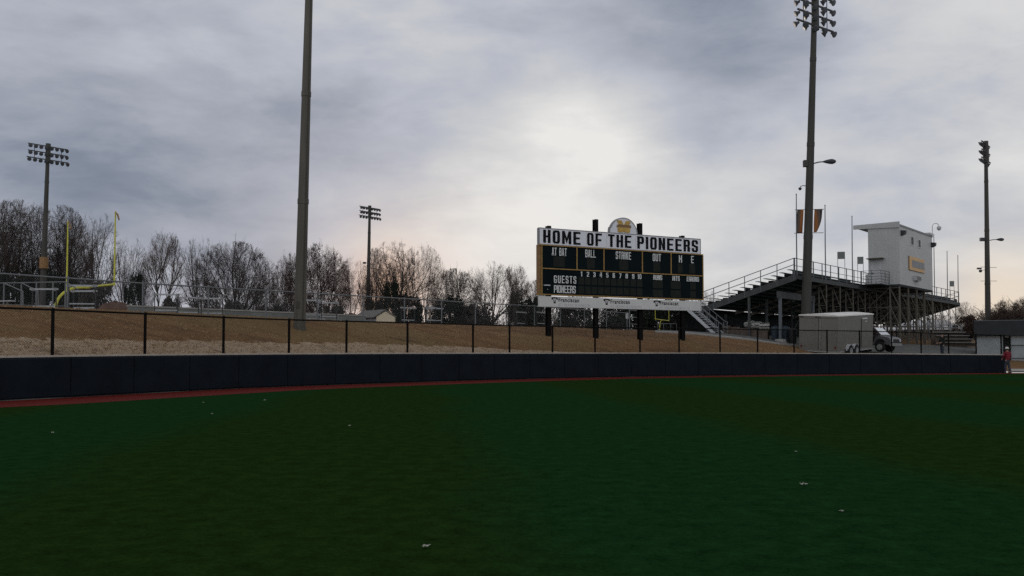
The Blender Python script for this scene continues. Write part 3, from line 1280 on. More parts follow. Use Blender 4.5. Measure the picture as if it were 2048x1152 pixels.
banner("flat orange and brown banner hanging on the left side of the tall pole", -0.88, -0.41, 419, 466, True, False)
banner("curled orange and brown banner on the right side of the tall pole, lower corner loose", 0.42, 1.0, 418, 465, False, True)

# far right pole beside the stands
Y = 109
b3 = PT(1974, 640, Y)
b3.z = 2.2
t3 = PT(1971.5, 284, Y)
b3.x += 0.1
POLE_C = light_pole("slim dark pole beyond the dugout roof with its floodlight rack seen end-on", b3, t3, 0.36, 0.2, M["darkpole"],
                    dict(dir=E1, length=4.4, rows=3, n=8, spacing=1.0, fan=0.3, aims=[tuple(E2)]))
p = local_on(b3, t3, 481, Y)
cobra(POLE_C, p + right * 0.25, Vector((1, 0, 0)), 1.0)
mb = MB()
mb.box(p + Vector((-0.62, -0.1, 0.12)), (0.55, 0.4, 0.42))
mb.tube([p + Vector((-0.5, 0, 0)), p], 0.05, 6)
mb.build("spot_lamp", M["lamp"], POLE_C, bevel=0.03)
for py, a, c in ((534, -0.8, 0.0), (540, -0.9, -0.3), (562, -0.85, 1.15), (535, 0, 1.15)):
    q = local_on(b3, t3, py, Y)
    mb = MB()
    mb.tube([q + Vector((a, 0, 0)), q + Vector((c, 0, 0))], 0.025, 5)
    mb.build("bracket", M["darkpole"], POLE_C)
mb = MB()
q = local_on(b3, t3, 537, Y)
mb.box(q + Vector((-1.0, 0, 0.0)), (0.5, 0.25, 0.2))
mb.lathe([(0.05, 0), (0.2, -0.05), (0.18, -0.25), (0.06, -0.34)], 10, at=q + Vector((-0.85, 0, -0.15)))
mb.build("dome_camera", M["lamp"], POLE_C)

# far left pole
Y = 109
b1 = PT(89, 560, Y)
b1.z = 3.05
b1.x -= 0.3
t1 = PT(96.5, 289, Y)
POLE_D = light_pole("light pole behind the yellow goal post with a brown pad low on its shaft", b1, t1, 0.42, 0.2, M["darkpole"],
                    dict(dir=E1, length=4.7, rows=3, n=8, spacing=0.83, fan=0.9, aims=[tuple(-E2)]))
q = local_on(b1, t1, 526, Y)
mb = MB()
mb.tube([q + Vector((0.02, -0.05, -0.7)), q + Vector((0.04, -0.05, 0.7))], 0.5, 12)
mb.build("pad", M["emblemdark"], POLE_D)
# middle pole
Y = 154
b2 = PT(735, 620, Y)
b2.z = 3.05
t2 = PT(739.5, 412.5, Y)
POLE_E = light_pole("distant light pole in front of the big bare trees right of the thick pole", b2, t2, 0.45, 0.2, M["darkpole"],
                    dict(dir=E1, length=4.6, rows=3, n=8, spacing=0.78, fan=0.9, aims=[tuple(-E2)]))
q = local_on(b2, t2, 526, Y)
mb = MB()
mb.tube([q, q + Vector((-0.6, 0, 0.05))], 0.05, 6)
mb.box(q + Vector((-0.75, 0, 0.02)), (0.5, 0.35, 0.3))
mb.build("spot_lamp", M["lamp"], POLE_E)


# ------------------------------------------------------------------ scoreboard
SL, SR = PT(1079, 600, 51.0), PT(1406.5, 600, 56.2)
SD = Vector((SR.x - SL.x, SR.y - SL.y, 0))
SW = SD.length
SD.normalize()
SB = thing("scoreboard", "big black baseball scoreboard on four dark posts with gold trim and white headline sign", "scoreboard",
           (SL.x, SL.y, 0), math.atan2(SD.y, SD.x))


def sx(px):
    u = (px - 1024) / FPX
    # (SL.x + SD.x s) / (SL.y + SD.y s) = u ; small pitch effect folded into PT at 600
    dr = ray(px, 600)
    u = dr.x / dr.y
    return (u * SL.y - SL.x) / (SD.x - u * SD.y)


def sz(px, py):
    s = sx(px)
    return PT(px, py, SL.y + SD.y * s).z


Z_SIGN1, Z_SIGN0, Z_B1, Z_MID, Z_B0, Z_S1, Z_S0 = 8.57, 7.66, 7.58, 6.25, 4.77, 4.64, 4.05
for px, pt in ((1104, 450), (1199, 437), (1288, 445), (1373, 470)):
    s = sx(px)
    X = SL.x + SD.x * s
    Yp = SL.y + SD.y * s + 0.42
    gz = ground_z(X, Yp)
    zt = sz(px, pt)
    mb = MB()
    # wide-flange column
    w, tk = 0.26, 0.03
    mb.span((-w / 2, -w / 2, -0.35), (w / 2, -w / 2 + tk, zt - gz))
    mb.span((-w / 2, w / 2 - tk, -0.35), (w / 2, w / 2, zt - gz))
    mb.span((-tk / 2, -w / 2 + tk, -0.35), (tk / 2, w / 2 - tk, zt - gz))
    mb.build("post", M["black"], SB, (s, 0.44, gz))
WS = sx(1401.5)
# headline sign
mb = MB()
mb.span((0, 0.0, Z_SIGN0), (WS, 0.22, Z_SIGN1))
head = mb.build("headline_panel", M["sign"], SB, bevel=0.01)
mb = MB()
fr = 0.045
mb.span((-0.02, -0.015, Z_SIGN1 - 0.005), (WS + 0.02, 0.24, Z_SIGN1 + 0.04))
mb.span((-0.02, -0.015, Z_SIGN0 - 0.035), (WS + 0.02, 0.24, Z_SIGN0 + 0.005))
mb.span((-0.03, -0.015, Z_SIGN0 + 0.005), (0.01, 0.24, Z_SIGN1 - 0.005))
mb.span((WS - 0.01, -0.015, Z_SIGN0 + 0.005), (WS + 0.03, 0.24, Z_SIGN1 - 0.005))
mb.build("frame", M["roofgrey"], head)
for word, a, c in (("HOME", 1086.5, 1161), ("OF", 1174.5, 1204), ("THE", 1216.5, 1263), ("PIONEERS", 1275, 1396.5)):
    block_text(word, sx(a), sx(c), Z_SIGN0 + 0.08, Z_SIGN1 - 0.07, -0.001, M["ink"], head, 0.37, 0.15, 0.3)
mb = MB()
for px in (1092, 1110, 1128, 1148, 1167, 1186, 1208, 1226, 1246, 1266, 1286, 1298, 1311, 1330, 1346, 1362, 1380):
    s = sx(px + 6)
    mb.span((s - 0.008, -0.004, Z_SIGN0 + 0.03), (s + 0.008, 0.01, Z_SIGN1 - 0.03))
mb.build("seam", M["paper"], head)

# crest on top
cx, cw = sx(1248), (sx(1274) - sx(1222)) / 2
zt = sz(1248, 436.5)
hh = zt - Z_SIGN1
poly = [(cx - cw, Z_SIGN1 + 0.045)]
for i in range(21):
    a = math.pi - math.pi * i / 20
    poly.append((cx + cw * math.cos(a), Z_SIGN1 + 0.06 + (hh - 0.06) * math.sin(a)))
poly.append((cx + cw, Z_SIGN1 + 0.045))
mb = MB()
mb.prism(poly, 0.0, 0.2)
crest = mb.build("crest_panel", M["sign"], SB)
arc = MB()
rim = [(cx + (cw + 0.02) * math.cos(math.pi - math.pi * i / 20), 0.1, Z_SIGN1 + 0.06 + (hh - 0.04) * math.sin(math.pi * i / 20)) for i in range(21)]
for p0, p1 in zip(rim, rim[1:]):
    arc.bar(p0, p1, 0.25, 0.035)
arc.build("rim", M["roofgrey"], crest)
# gold block letter with a band across
ex0, ex1 = sx(1234.5), sx(1261.5)
ez0, ez1 = sz(1248, 465), sz(1248, 441.5)
ew, eh = ex1 - ex0, ez1 - ez0


def em(x, z):
    return (ex0 + x * ew, ez0 + z * eh)


mb = MB()
mb.prism([em(0.06, 0.04), em(0.1, 0.0), em(0.42, 0.0), em(0.5, 0.1), em(0.58, 0.0), em(0.9, 0.0), em(0.94, 0.04), em(0.96, 0.42), em(0.04, 0.42)], -0.04, -0.003)
mb.prism([em(0.08, 0.66), em(0.46, 0.66), em(0.34, 1.0), em(0.02, 1.0), em(0.02, 0.84), em(0.1, 0.8)], -0.04, -0.003)
mb.prism([em(0.54, 0.66), em(0.92, 0.66), em(0.9, 0.8), em(0.98, 0.84), em(0.98, 1.0), em(0.66, 1.0)], -0.04, -0.003)
mb.build("emblem", M["emblem"], crest)
mb = MB()
mb.prism([em(-0.02, 0.46), em(0.5, 0.44), em(1.02, 0.46), em(1.0, 0.62), em(0.5, 0.65), em(0.0, 0.62)], -0.055, -0.042)
mb.prism([em(-0.03, 0.42), em(0.1, 0.44), em(0.1, 0.5), em(-0.03, 0.56)], -0.04, -0.02)
mb.prism([em(0.9, 0.44), em(1.03, 0.42), em(1.03, 0.56), em(0.9, 0.5)], -0.04, -0.02)
mb.build("emblem_band", M["emblemdark"], crest)

# black cabinet: upper row of five panels, lower line score
seps = [1086, 1154, 1208, 1285, 1342.5, 1405.5]
words = [[("AT BAT", 1104, 1133.5)], [("BALL", 1171, 1191.5)], [("STRIKE", 1232, 1262.5)], [("OUT", 1306, 1322.5)],
         [("H", 1358.5, 1364.5), ("E", 1383, 1388)]]
digits = [[(1107, 1130)], [(1174, 1190)], [(1239, 1257)], [(1307, 1321)], [(1356, 1366), (1379, 1391)]]
for i in range(5):
    a, c = sx(seps[i]), sx(seps[i + 1])
    mb = MB()
    mb.span((a, 0.02, Z_MID), (c - 0.006, 0.34, Z_B1))
    p = mb.build("count_panel", M["boardblack"], SB)
    for w, x0, x1 in words[i]:
        block_text(w, sx(x0), sx(x1), 7.03, 7.49, 0.015, M["white"], p, 0.29, 0.13, 0.26)
    for x0, x1 in digits[i]:
        mb = MB()
        mb.span((sx(x0), 0.01, 6.38), (sx(x1), 0.03, 6.98))
        mb.build("digit_window", M["digit"], p)
mb = MB()
mb.span((sx(1084.5), 0.02, Z_B0), (SW - 0.03, 0.34, Z_MID - 0.006))
line = mb.build("line_score_panel", M["boardblack"], SB)
zz = lambda py: PT(1079, py, 51.0).z
block_text("GUESTS", sx(1108), sx(1152.5), 5.43, 5.87, 0.015, M["white"], line, 0.3, 0.12, 0.45)
block_text("PIONEERS", sx(1108), sx(1151.5), 4.86, 5.30, 0.015, M["white"], line, 0.3, 0.12, 0.16)
for k in range(10):
    c = 1163 + 12.95 * k
    if k == 9:
        block_text("10", sx(1275.5), sx(1283), 5.88, 6.17, 0.015, M["white"], line, 0.3, 0.14, 0.3)
    else:
        block_text(str(k + 1), sx(c - (1.4 if k == 0 else 2.2)), sx(c + (1.4 if k == 0 else 2.2)), 5.88, 6.17, 0.015, M["white"], line, 0.34, 0.15)
    for z0, z1 in ((5.40, 5.84), (4.86, 5.30)):
        mb = MB()
        mb.span((sx(c - 5.6), 0.012, z0), (sx(c + 5.6), 0.03, z1))
        mb.build("digit_window", M["digit"], line)
for w, x0, x1, d0, d1 in (("RUNS", 1307, 1324.5, 1306, 1326), ("HITS", 1345, 1359.5, 1342, 1362), ("ERRORS", 1374, 1398, 1381, 1392)):
    block_text(w, sx(x0), sx(x1), 5.87, 6.17, 0.015, M["white"], line, 0.32, 0.13, 0.18)
    for z0, z1 in ((5.36, 5.82), (4.83, 5.27)):
        mb = MB()
        mb.span((sx(d0), 0.012, z0), (sx(d1), 0.03, z1))
        mb.build("digit_window", M["digit"], line)
mb = MB()
mb.span((sx(1088), 0.006, 5.25), (sx(1101), 0.03, 5.31))
mb.span((sx(1095), 0.006, 5.02), (sx(1096.2), 0.03, 5.06))
mb.build("maker_plate", M["paper"], line)
# gold trim
mb = MB()
gt = 0.055
mb.span((-0.02, -0.03, Z_B1), (SW, 0.36, Z_B1 + gt))
mb.span((-0.02, -0.03, Z_B0 - gt), (SW, 0.36, Z_B0))
mb.span((sx(1084.5) - gt, -0.03, Z_B0 + 0.002), (sx(1084.5), 0.02, Z_B1 - 0.002))
mb.span((SW - 0.03, -0.03, Z_B0 + 0.002), (SW + 0.02, 0.36, Z_B1 - 0.002))
mb.span((sx(1085) + 0.004, -0.028, Z_MID - gt / 2), (SW - 0.035, 0.019, Z_MID + gt / 2))
for s in seps[1:-1]:
    q = sx(s)
    mb.span((q - gt / 2, -0.027, Z_MID + gt / 2 + 0.002), (q + gt / 2, 0.019, Z_B1 - 0.003))
mb.build("trim", M["gold"], SB)
mb = MB()
mb.span((-0.02, 0.03, Z_B0), (sx(1084.5) - gt - 0.004, 0.36, Z_B1))
mb.build("side_board", M["emblemdark"], SB)
# sponsor panel
mb = MB()
mb.span((0, 0.0, Z_S0), (WS, 0.2, Z_S1))
sp = mb.build("sponsor_panel", M["signlow"], SB, bevel=0.01)
mb = MB()
mb.span((-0.02, -0.01, Z_S0 - 0.03), (WS + 0.05, 0.22, Z_S0 + 0.002))
mb.span((WS + 0.004, -0.01, Z_S0 + 0.004), (WS + 0.05, 0.22, Z_S1))
mb.build("frame", M["paper"], sp)
for lx, t0, t1, s1 in ((1103, 1117, 1158, 1180), (1207, 1221, 1259.5, 1282), (1307, 1319.5, 1356.5, 1378.5)):
    a, c = sx(lx), sx(lx + 12.5)
    w = c - a
    mb = MB()

    def tau(k, grow):
        pts = [(0.5 - 0.5, 0.62), (0.02, 0.95), (0.25, 0.98), (0.5, 1.0), (0.75, 0.98), (0.98, 0.95), (1.0, 0.62), (0.68, 0.58), (0.66, 0.02), (0.34, 0.02), (0.32, 0.58)]
        g = []
        for x, z in pts:
            x = 0.5 + (x - 0.5) * grow
            z = 0.55 + (z - 0.55) * grow
            g.append((a + x * w, 4.24 + z * 0.36))
        return g[::-1] if False else g
    mb.prism(tau(0, 1.0), -0.012, -0.002)
    mb.build("logo", M["ink"], sp)
    mb = MB()
    mb.prism(tau(0, 0.55), -0.018, -0.013)
    mb.build("logo", M["paper"], sp)
    text_part("Franciscan", sx(t0), sx(t1), 4.33, 4.58, -0.01, M["ink"], sp, "lettering", 0.02)
    text_part("ST. FRANCIS HEALTH", sx(t0), sx(s1), 4.10, 4.24, -0.01, M["greyink"], sp, "lettering", 0.005)


# ------------------------------------------------------------------ grandstand
GX, GY = 21.2, 66.4
GL = 47.3
GROT = E1A


def gw(t, d, z=0.0):
    return Vector((GX, GY, 0)) + E1 * t + E2 * d + Vector((0, 0, z))


def gl(t, d):
    q = gw(t, d)
    return ground_z(q.x, q.y)


def g_t(px, d=0.0):
    """Distance along the stand's rear line (offset d) at photo column px."""
    u = (px - 1024) / FPX
    bx, by = GX + E2.x * d, GY + E2.y * d
    return (u * by - bx) / (E1.x - u * E1.y)


GS = thing("grandstand", "large aluminium and steel football grandstand seen from behind, rising to the right of the scoreboard", "grandstand",
           (GX, GY, 0), GROT)
NROW, RUN, RISE, ZT = 12, 0.635, 0.192, 7.28
dF = 0.3 + RUN * NROW
zF = ZT - RISE * NROW
for k in range(NROW):
    zf = ZT - RISE * k
    d = 0.3 + RUN * k
    mb = MB()
    mb.span((-0.35, d - 0.13, zf + 0.33), (GL, d + 0.13, zf + 0.375))
    mb.build("seat", M["alum"], GS)
    mb = MB()
    mb.span((0.0, d + 0.16, zf - 0.04), (GL, d + 0.16 + 0.34, zf))
    mb.build("foot_board", M["deck"], GS)
    mb = MB()
    x = 0.02
    while x < GL:
        ln = rnd.choice((0.9, 1.5, 2.1, 3.0))
        open_ = rnd.random() < 0.3
        mb.span((x, d - 0.155, zf - RISE - 0.03), (min(GL, x + ln), d - 0.135, zf + (0.16 if open_ else 0.36)))
        x += ln + 0.012
    mb.build("riser", M["deck"], GS)
mb = MB()
for k in range(16):
    x0, x1 = GL * k / 16, GL * (k + 1) / 16 - 0.03
    if x1 < GL - 5:
        q = min(gl(x0, dF + 1.5), gl(x1, dF + 1.5))
        mb.span((x0, dF + 1.42, q - 0.1), (x1, dF + 1.46, ZT - RISE * NROW - 0.01))
mb.build("skirting", M["deck"], GS)
# front walkway
mb = MB()
mb.span((-1.9, dF, zF - 0.06), (GL, dF + 1.41, zF))
mb.build("walkway", M["deck"], GS)


def stringer(t, name="stringer", deep=0.46, w=0.09, m="standsteel"):
    mb = MB()
    a = (t, -0.1, ZT - 0.05 - deep / 2 + 0.05)
    b_ = (t, dF + 0.1, zF - 0.05 - deep / 2 + 0.03)
    mb.bar(a, b_, w, deep)
    mb.build(name, M[m], GS)


stringer(-0.06)
stringer(GL + 0.06)
# rear guard rail and its posts
mb = MB()
for z in (ZT + 0.12, ZT + 1.22):
    mb.tube([(-0.05, -0.02, z), (GL, -0.02, z)], 0.028, 6)
mb.tube([(-0.05, -0.02, ZT + 0.66), (GL, -0.02, ZT + 0.66)], 0.02, 6)
mb.build("guard_rail", M["railsteel"], GS)
t = 0.0
i = 0
while t <= GL + 0.01:
    mb = MB()
    w = 0.11 if i % 3 == 2 else 0.055
    mb.span((t - w / 2, -0.06, ZT - 0.3), (t + w / 2, 0.0, ZT + 1.24))
    mb.build("rail_post", M["railsteel"], GS)
    t += GL / 26
    i += 1
mb = MB()
mb.span((-0.1, -0.16, ZT - 0.36), (GL + 0.1, -0.07, ZT - 0.04))
mb.build("rear_beam", M["standsteel"], GS)
# end rails at both ends, following the slope
for te in (-0.12, GL + 0.12):
    mb = MB()
    for h in (0.72, 1.2):
        mb.tube([(te, -0.02, ZT + h), (te, dF, zF + h), (te, dF + 1.5, zF + h)], 0.03, 8)
    mb.build("end_rail", M["railsteel"], GS)
    for k in range(8):
        d = -0.02 + (dF + 0.02) * k / 6.0
        if d > dF + 1.5:
            continue
        z = ZT + (zF - ZT) * min(1, d / dF)
        mb = MB()
        mb.tube([(te, d, z - 0.45), (te, d, z + 1.2)], 0.034, 8)
        mb.build("end_post", M["railsteel"], GS)
# front guard rail
mb = MB()
for h in (0.1, 0.6, 1.1):
    mb.tube([(0.0, dF + 1.48, zF + h), (GL, dF + 1.48, zF + h)], 0.025, 6)
mb.build("front_rail", M["railsteel"], GS)
# transverse steel frames under the seats
fr_t = [6.4 + 3.05 * k for k in range(14)]


def frame(t, d0=0.0, z1=None, dd=0.62, back=True):
    mb = MB()
    z1 = ZT - 0.4 if z1 is None else z1
    za, zb_ = gl(t, d0), gl(t, d0 + dd)
    mb.bar((t, d0, za - 0.1), (t, d0, z1), 0.075, 0.075)
    mb.bar((t, d0 + dd, zb_ - 0.1), (t, d0 + dd, z1 - 0.1), 0.075, 0.075)
    h = z1 - za
    n = 3
    for i in range(n):
        a, c = za + h * i / n, za + h * (i + 1) / n
        mb.bar((t, d0 + 0.04, a + 0.05), (t, d0 + dd - 0.04, c - 0.05), 0.05, 0.05)
        mb.bar((t, d0, c - 0.02), (t, d0 + dd, c - 0.02), 0.055, 0.055)
    mb.build("frame", M["tansteel"], GS)
    if back:
        for d in (2.9, 5.2, dF):
            zt_ = ZT - 0.45 - (RISE / RUN) * d
            g = gl(t, d)
            mb = MB()
            mb.bar((t, d, g - 0.1), (t, d, zt_), 0.1, 0.1)
            mb.build("column", M["deck"], GS)


for t in fr_t:
    frame(t)
    stringer(t, "stringer", 0.3, 0.08, "tansteel")
# long braces between the frames
for k, (a, c) in enumerate(zip(fr_t, fr_t[1:])):
    mb = MB()
    mb.bar((a, 0.66, 4.3), (c, 0.66, 4.3), 0.05)
    mb.build("brace", M["tansteel"], GS)
    if k % 2 == 0:
        mb = MB()
        mb.bar((a, 2.95, gl(a, 2.95) + 0.3), (c, 2.95, 5.4), 0.05)
        mb.build("brace", M["standsteel"], GS)
# header beam and posts at the near end
mb = MB()
mb.span((-0.55, 1.0, 5.52), (6.6, 1.16, 6.02))
mb.build("header_beam", M["standsteel"], GS)
for t in (-0.12, 6.3):
    g = gl(t, 1.08)
    mb = MB()
    mb.span((t - 0.1, 0.99, g), (t + 0.1, 1.17, 5.52))
    mb.build("post", M["railsteel"], GS)
    mb = MB()
    mb.lathe([(0.5, -0.2), (0.42, 0.22), (0.2, 0.25)], 8, at=(t, 1.08, g))
    mb.build("footing", M["palecon"], GS)
for t in (-0.1, 3.1):
    mb = MB()
    for d in (3.6, 7.2):
        mb.span((t - 0.08, d - 0.08, gl(t, d) - 0.1), (t + 0.08, d + 0.08, ZT - 0.5 - (RISE / RUN) * d))
    mb.build("post", M["standsteel"], GS)

# entrance stair at the near end
ST = thing("stairs", "aluminium stair with pipe handrails climbing to the near end of the grandstand", "stairs", (GX, GY, 0), GROT)
d0, d1, z0 = 5.7, dF + 0.2, gl(-1.0, 5.7)
steps = 11
for k in range(steps):
    f = (k + 1) / steps
    d = d0 + (d1 - d0) * f
    z = z0 + (zF - z0) * f
    mb = MB()
    mb.span((-1.75, d - 0.14, z - 0.04), (-0.35, d + 0.14, z))
    mb.build("step", M["alum"], ST)
for t in (-1.78, -0.32):
    mb = MB()
    mb.bar((t, d0, z0 - 0.02), (t, d1, zF - 0.05), 0.05, 0.24)
    mb.build("side_plate", M["alum"], ST)
    mb = MB()
    for h in (0.5, 0.95):
        mb.tube([(t, d0 - 0.35, z0 + h - 0.35 if h > 0.6 else z0 + h - 0.1), (t, d0 - 0.35, z0 + h - 0.02), (t, d0 - 0.1, z0 + h + 0.08), (t, d1, zF + h), (t, d1 + 0.6, zF + h)], 0.03, 8)
    for k in range(5):
        f = k / 4
        d = d0 - 0.05 + (d1 - d0) * f
        mb.tube([(t, d, z0 + (zF - z0) * f - 0.1), (t, d, z0 + (zF - z0) * f + 0.97)], 0.028, 6)
    mb.tube([(t, d0 - 0.35, z0 - 0.05), (t, d0 - 0.35, z0 + 0.95)], 0.03, 6)
    mb.build("handrail", M["galv"], ST)

# press box
PB = thing("press_box", "pale grey press box tower with two narrow windows on the back of the grandstand", "press box", (GX, GY, 0), GROT)
t0 = 15.9
tl, dn = 10.1, -2.85
zb, zt = 7.36, 12.45
mb = MB()
mb.span((t0, dn, zb), (t0 + tl, -0.2, zt))
wall = mb.build("wall", M["siding"], PB)
mb = MB()
mb.prism([(dn - 0.06, zt + 0.002), (1.0, zt + 0.13), (1.0, zt + 0.30), (dn - 0.06, zt + 0.14)], t0 + 0.05, t0 + tl + 0.15,
         Matrix(((0, 1, 0, 0), (1, 0, 0, 0), (0, 0, 1, 0), (0, 0, 0, 1))))
mb.build("roof", M["roofgrey"], PB)
mb = MB()
mb.prism([(dn - 0.05, zt - 0.16), (1.05, zt + 0.0), (1.05, zt + 0.36), (dn - 0.05, zt + 0.36)], t0 - 0.1, t0 + 0.045,
         Matrix(((0, 1, 0, 0), (1, 0, 0, 0), (0, 0, 1, 0), (0, 0, 0, 1))))
mb.build("fascia", M["siding"], PB)
mb = MB()
mb.span((t0 + 0.1, -0.2, zb), (t0 + tl, 0.1, zb + 1.0))
mb.build("front_sill", M["siding"], PB)


def pb_t(px):
    return g_t(px, dn)


def pb_z(px, py):
    t = pb_t(px)
    q = gw(t, dn)
    return PT(px, py, q.y).z


for x0, x1, y0, y1 in ((1824.5, 1829.5, 473.5, 489), (1839, 1843.5, 479.5, 494)):
    a, c = pb_t(x0), pb_t(x1)
    za, zc = pb_z(x0, y1), pb_z(x0, y0)
    mb = MB()
    mb.span((a - 0.03, dn - 0.05, za - 0.06), (a, dn + 0.02, zc + 0.06))
    mb.span((c, dn - 0.05, za - 0.06), (c + 0.1, dn + 0.02, zc + 0.06))
    mb.span((a, dn - 0.05, zc), (c, dn + 0.02, zc + 0.03))
    mb.span((a, dn - 0.05, za - 0.06), (c, dn + 0.02, za))
    w = mb.build("window", M["white"], PB)
    mb = MB()
    mb.span((a, dn - 0.02, za), (c, dn + 0.01, zc))
    mb.build("pane", M["glassdark"], w)
a, c = pb_t(1819.5), pb_t(1849.5)
za, zc = pb_z(1820, 539), pb_z(1820, 512)
mb = MB()
mb.span((a, dn - 0.07, za), (c, dn - 0.003, zc))
sg = mb.build("sign", M["orange"], PB)
mb = MB()
mb.span((a + 0.8, dn - 0.085, za + 0.27), (c - 0.02, dn - 0.072, zc - 0.3))
mb.build("sign_field", M["roofgrey"], sg)
mb = MB()
mb.span((a - 0.05, dn - 0.08, za - 0.02), (a - 0.003, dn - 0.003, zc + 0.02))
mb.span((a, dn - 0.08, za - 0.04), (c, dn - 0.003, za - 0.003))
mb.build("frame", M["emblemdark"], sg)
# wall air conditioner
a, c = pb_t(1828.5), pb_t(1837.5)
za, zc = pb_z(1828.5, 561), pb_z(1828.5, 551.5)
mb = MB()
mb.span((a, dn - 0.32, za), (c, dn - 0.003, zc))
ac = mb.build("air_conditioner", M["paper"], PB)
mb = MB()
for k in range(4):
    z = za + 0.06 + k * 0.09
    mb.span((a + 0.06, dn - 0.335, z), (c - 0.06, dn - 0.322, z + 0.05))
mb.build("grille", M["seam"], ac)
# wall lamps near the eave
for px, py in ((1804.5, 466), (1865, 490)):
    q = pb_t(px)
    z = pb_z(px, py)
    mb = MB()
    mb.prism([(dn - 0.004, z - 0.22), (dn - 0.35, z - 0.1), (dn - 0.4, z + 0.2), (dn - 0.004, z + 0.25)], q - 0.02, q + 0.42,
             Matrix(((0, 1, 0, 0), (1, 0, 0, 0), (0, 0, 1, 0), (0, 0, 0, 1))))
    mb.build("wall_lamp", M["lamp"], PB)
q = t0 + tl - 0.2
mb = MB()
mb.span((q - 0.9, dn - 0.1, zt + 0.16), (q + 0.2, dn + 0.5, zt + 0.34))
mb.tube([(q, dn - 0.1, zt + 0.3), (q, dn - 0.1, zt + 1.1), (q + 0.15, dn - 0.25, zt + 1.3), (q + 0.4, dn - 0.45, zt + 1.3), (q + 0.5, dn - 0.55, zt + 1.1)], 0.035, 6)
mb.lathe([(0.05, 0.1), (0.2, 0.0), (0.2, -0.2), (0.08, -0.34)], 10, at=(q + 0.52, dn - 0.56, zt + 0.98))
mb.build("dome_camera", M["paper"], PB)
# end door, its hood and the landing with rails
mb = MB()
mb.span((t0 - 0.03, -1.35, zb + 0.05), (t0 - 0.003, -0.45, zb + 2.15))
dr = mb.build("door", M["paper"], PB)
mb = MB()
mb.span((t0 - 0.1, -0.62, zb + 1.0), (t0 - 0.04, -0.55, zb + 1.12))
mb.build("handle", M["seam"], dr)
mb = MB()
mb.span((t0 - 0.7, -1.6, zb + 2.28), (t0 - 0.004, -0.25, zb + 2.36))
mb.build("door_hood", M["tansteel"], PB)
mb = MB()
mb.span((t0 - 2.3, -2.0, zb - 0.12), (t0 - 0.02, -0.2, zb - 0.04))
mb.build("landing", M["deck"], PB)
mb = MB()
for z in (0.1, 0.35, 0.6, 0.85, 1.1):
    mb.tube([(t0 - 2.3, -0.3, zb + z), (t0 - 2.3, -2.0, zb + z), (t0 - 0.05, -2.0, zb + z)], 0.022, 6)
for x, y in ((t0 - 2.3, -0.3), (t0 - 2.3, -1.2), (t0 - 2.3, -2.0), (t0 - 1.2, -2.0), (t0 - 0.1, -2.0)):
    mb.tube([(x, y, zb - 0.1), (x, y, zb + 1.12)], 0.03, 6)
mb.build("landing_rail", M["railsteel"], PB)
# support towers
for k, t in enumerate((t0 + 0.05, t0 + 2.55, t0 + 5.05, t0 + 7.55, t0 + tl - 0.05)):
    mb = MB()
    za = gl(t, dn)
    for d in (dn + 0.05, dn + 0.85):
        mb.bar((t, d, gl(t, d) - 0.1), (t, d, zb - 0.2), 0.1, 0.1)
    h = zb - 0.3 - za
    for i in range(3):
        a, c = za + h * i / 3, za + h * (i + 1) / 3
        mb.bar((t, dn + 0.09, a + 0.05), (t, dn + 0.81, c - 0.05), 0.055)
        mb.bar((t, dn + 0.05, c), (t, dn + 0.85, c), 0.055)
        mb.bar((t, dn + 0.85, c), (t, -0.05, c), 0.055)
    mb.bar((t, dn + 0.85, zb - 0.25), (t, -0.05, za + h * 0.66), 0.05)
    mb.bar((t, dn + 0.85, za + h * 0.6), (t, -0.05, za + h * 0.2), 0.05)
    mb.build("support_frame", M["tansteel"], PB)
mb = MB()
mb.span((t0, dn, zb - 0.2), (t0 + tl, -0.2, zb - 0.002))
mb.build("floor_deck", M["deck"], PB)

# flag masts and small signs along the rear rail
mast_px = [(1595, 390), (1652.5, 412), (1706.5, 434), (1753, 452), (1870.5, 470), (1896.5, 504), (1918, 512)]
mast_lab = ["thin bare mast at the near rear corner of the grandstand, beside the left banner",
            "thin bare mast on the grandstand rail just right of the tall dark pole",
            "thin bare mast on the grandstand rail left of the press box roof",
            "thin bare mast in front of the press box end wall and door",
            "thin bare mast on the rail just right of the press box",
            "thin bare mast on the rail beyond the press box, next to last",
            "thin bare mast at the far end corner of the grandstand rail"]
for (px, py), lab in zip(mast_px, mast_lab):
    t = min(GL, g_t(px, -0.1))
    q = gw(t, -0.11)
    zt_ = PT(px, py, q.y).z
    o = thing("flag_mast", lab, "mast", (q.x, q.y, ZT - 0.3), 0, "bare masts along the grandstand rail")
    hh = zt_ - ZT + 0.3
    mb = MB()
    mb.tube([(0, 0, 0), (0, 0, hh * 0.5), (0.02, 0, hh)], [0.05, 0.045, 0.035], 8)
    mb.build("shaft", M["railsteel"], o)
    mb = MB()
    mb.lathe([(0.03, 0), (0.055, 0.05), (0.03, 0.1)], 8, at=(0.02, 0, hh))
    mb.build("finial", M["railsteel"], o)
sg_px = [(1683, 503.5, 518, 7.2, "small grey sign on two legs above the rail, midway between tall pole and press box"),
         (1721.5, 513.5, 528, 5.8, "small grey sign on two legs above the rail, nearest the press box door end"),
         (1904.5, 562, 573, 4.2, "small grey sign on two legs above the far end rail beyond the press box")]
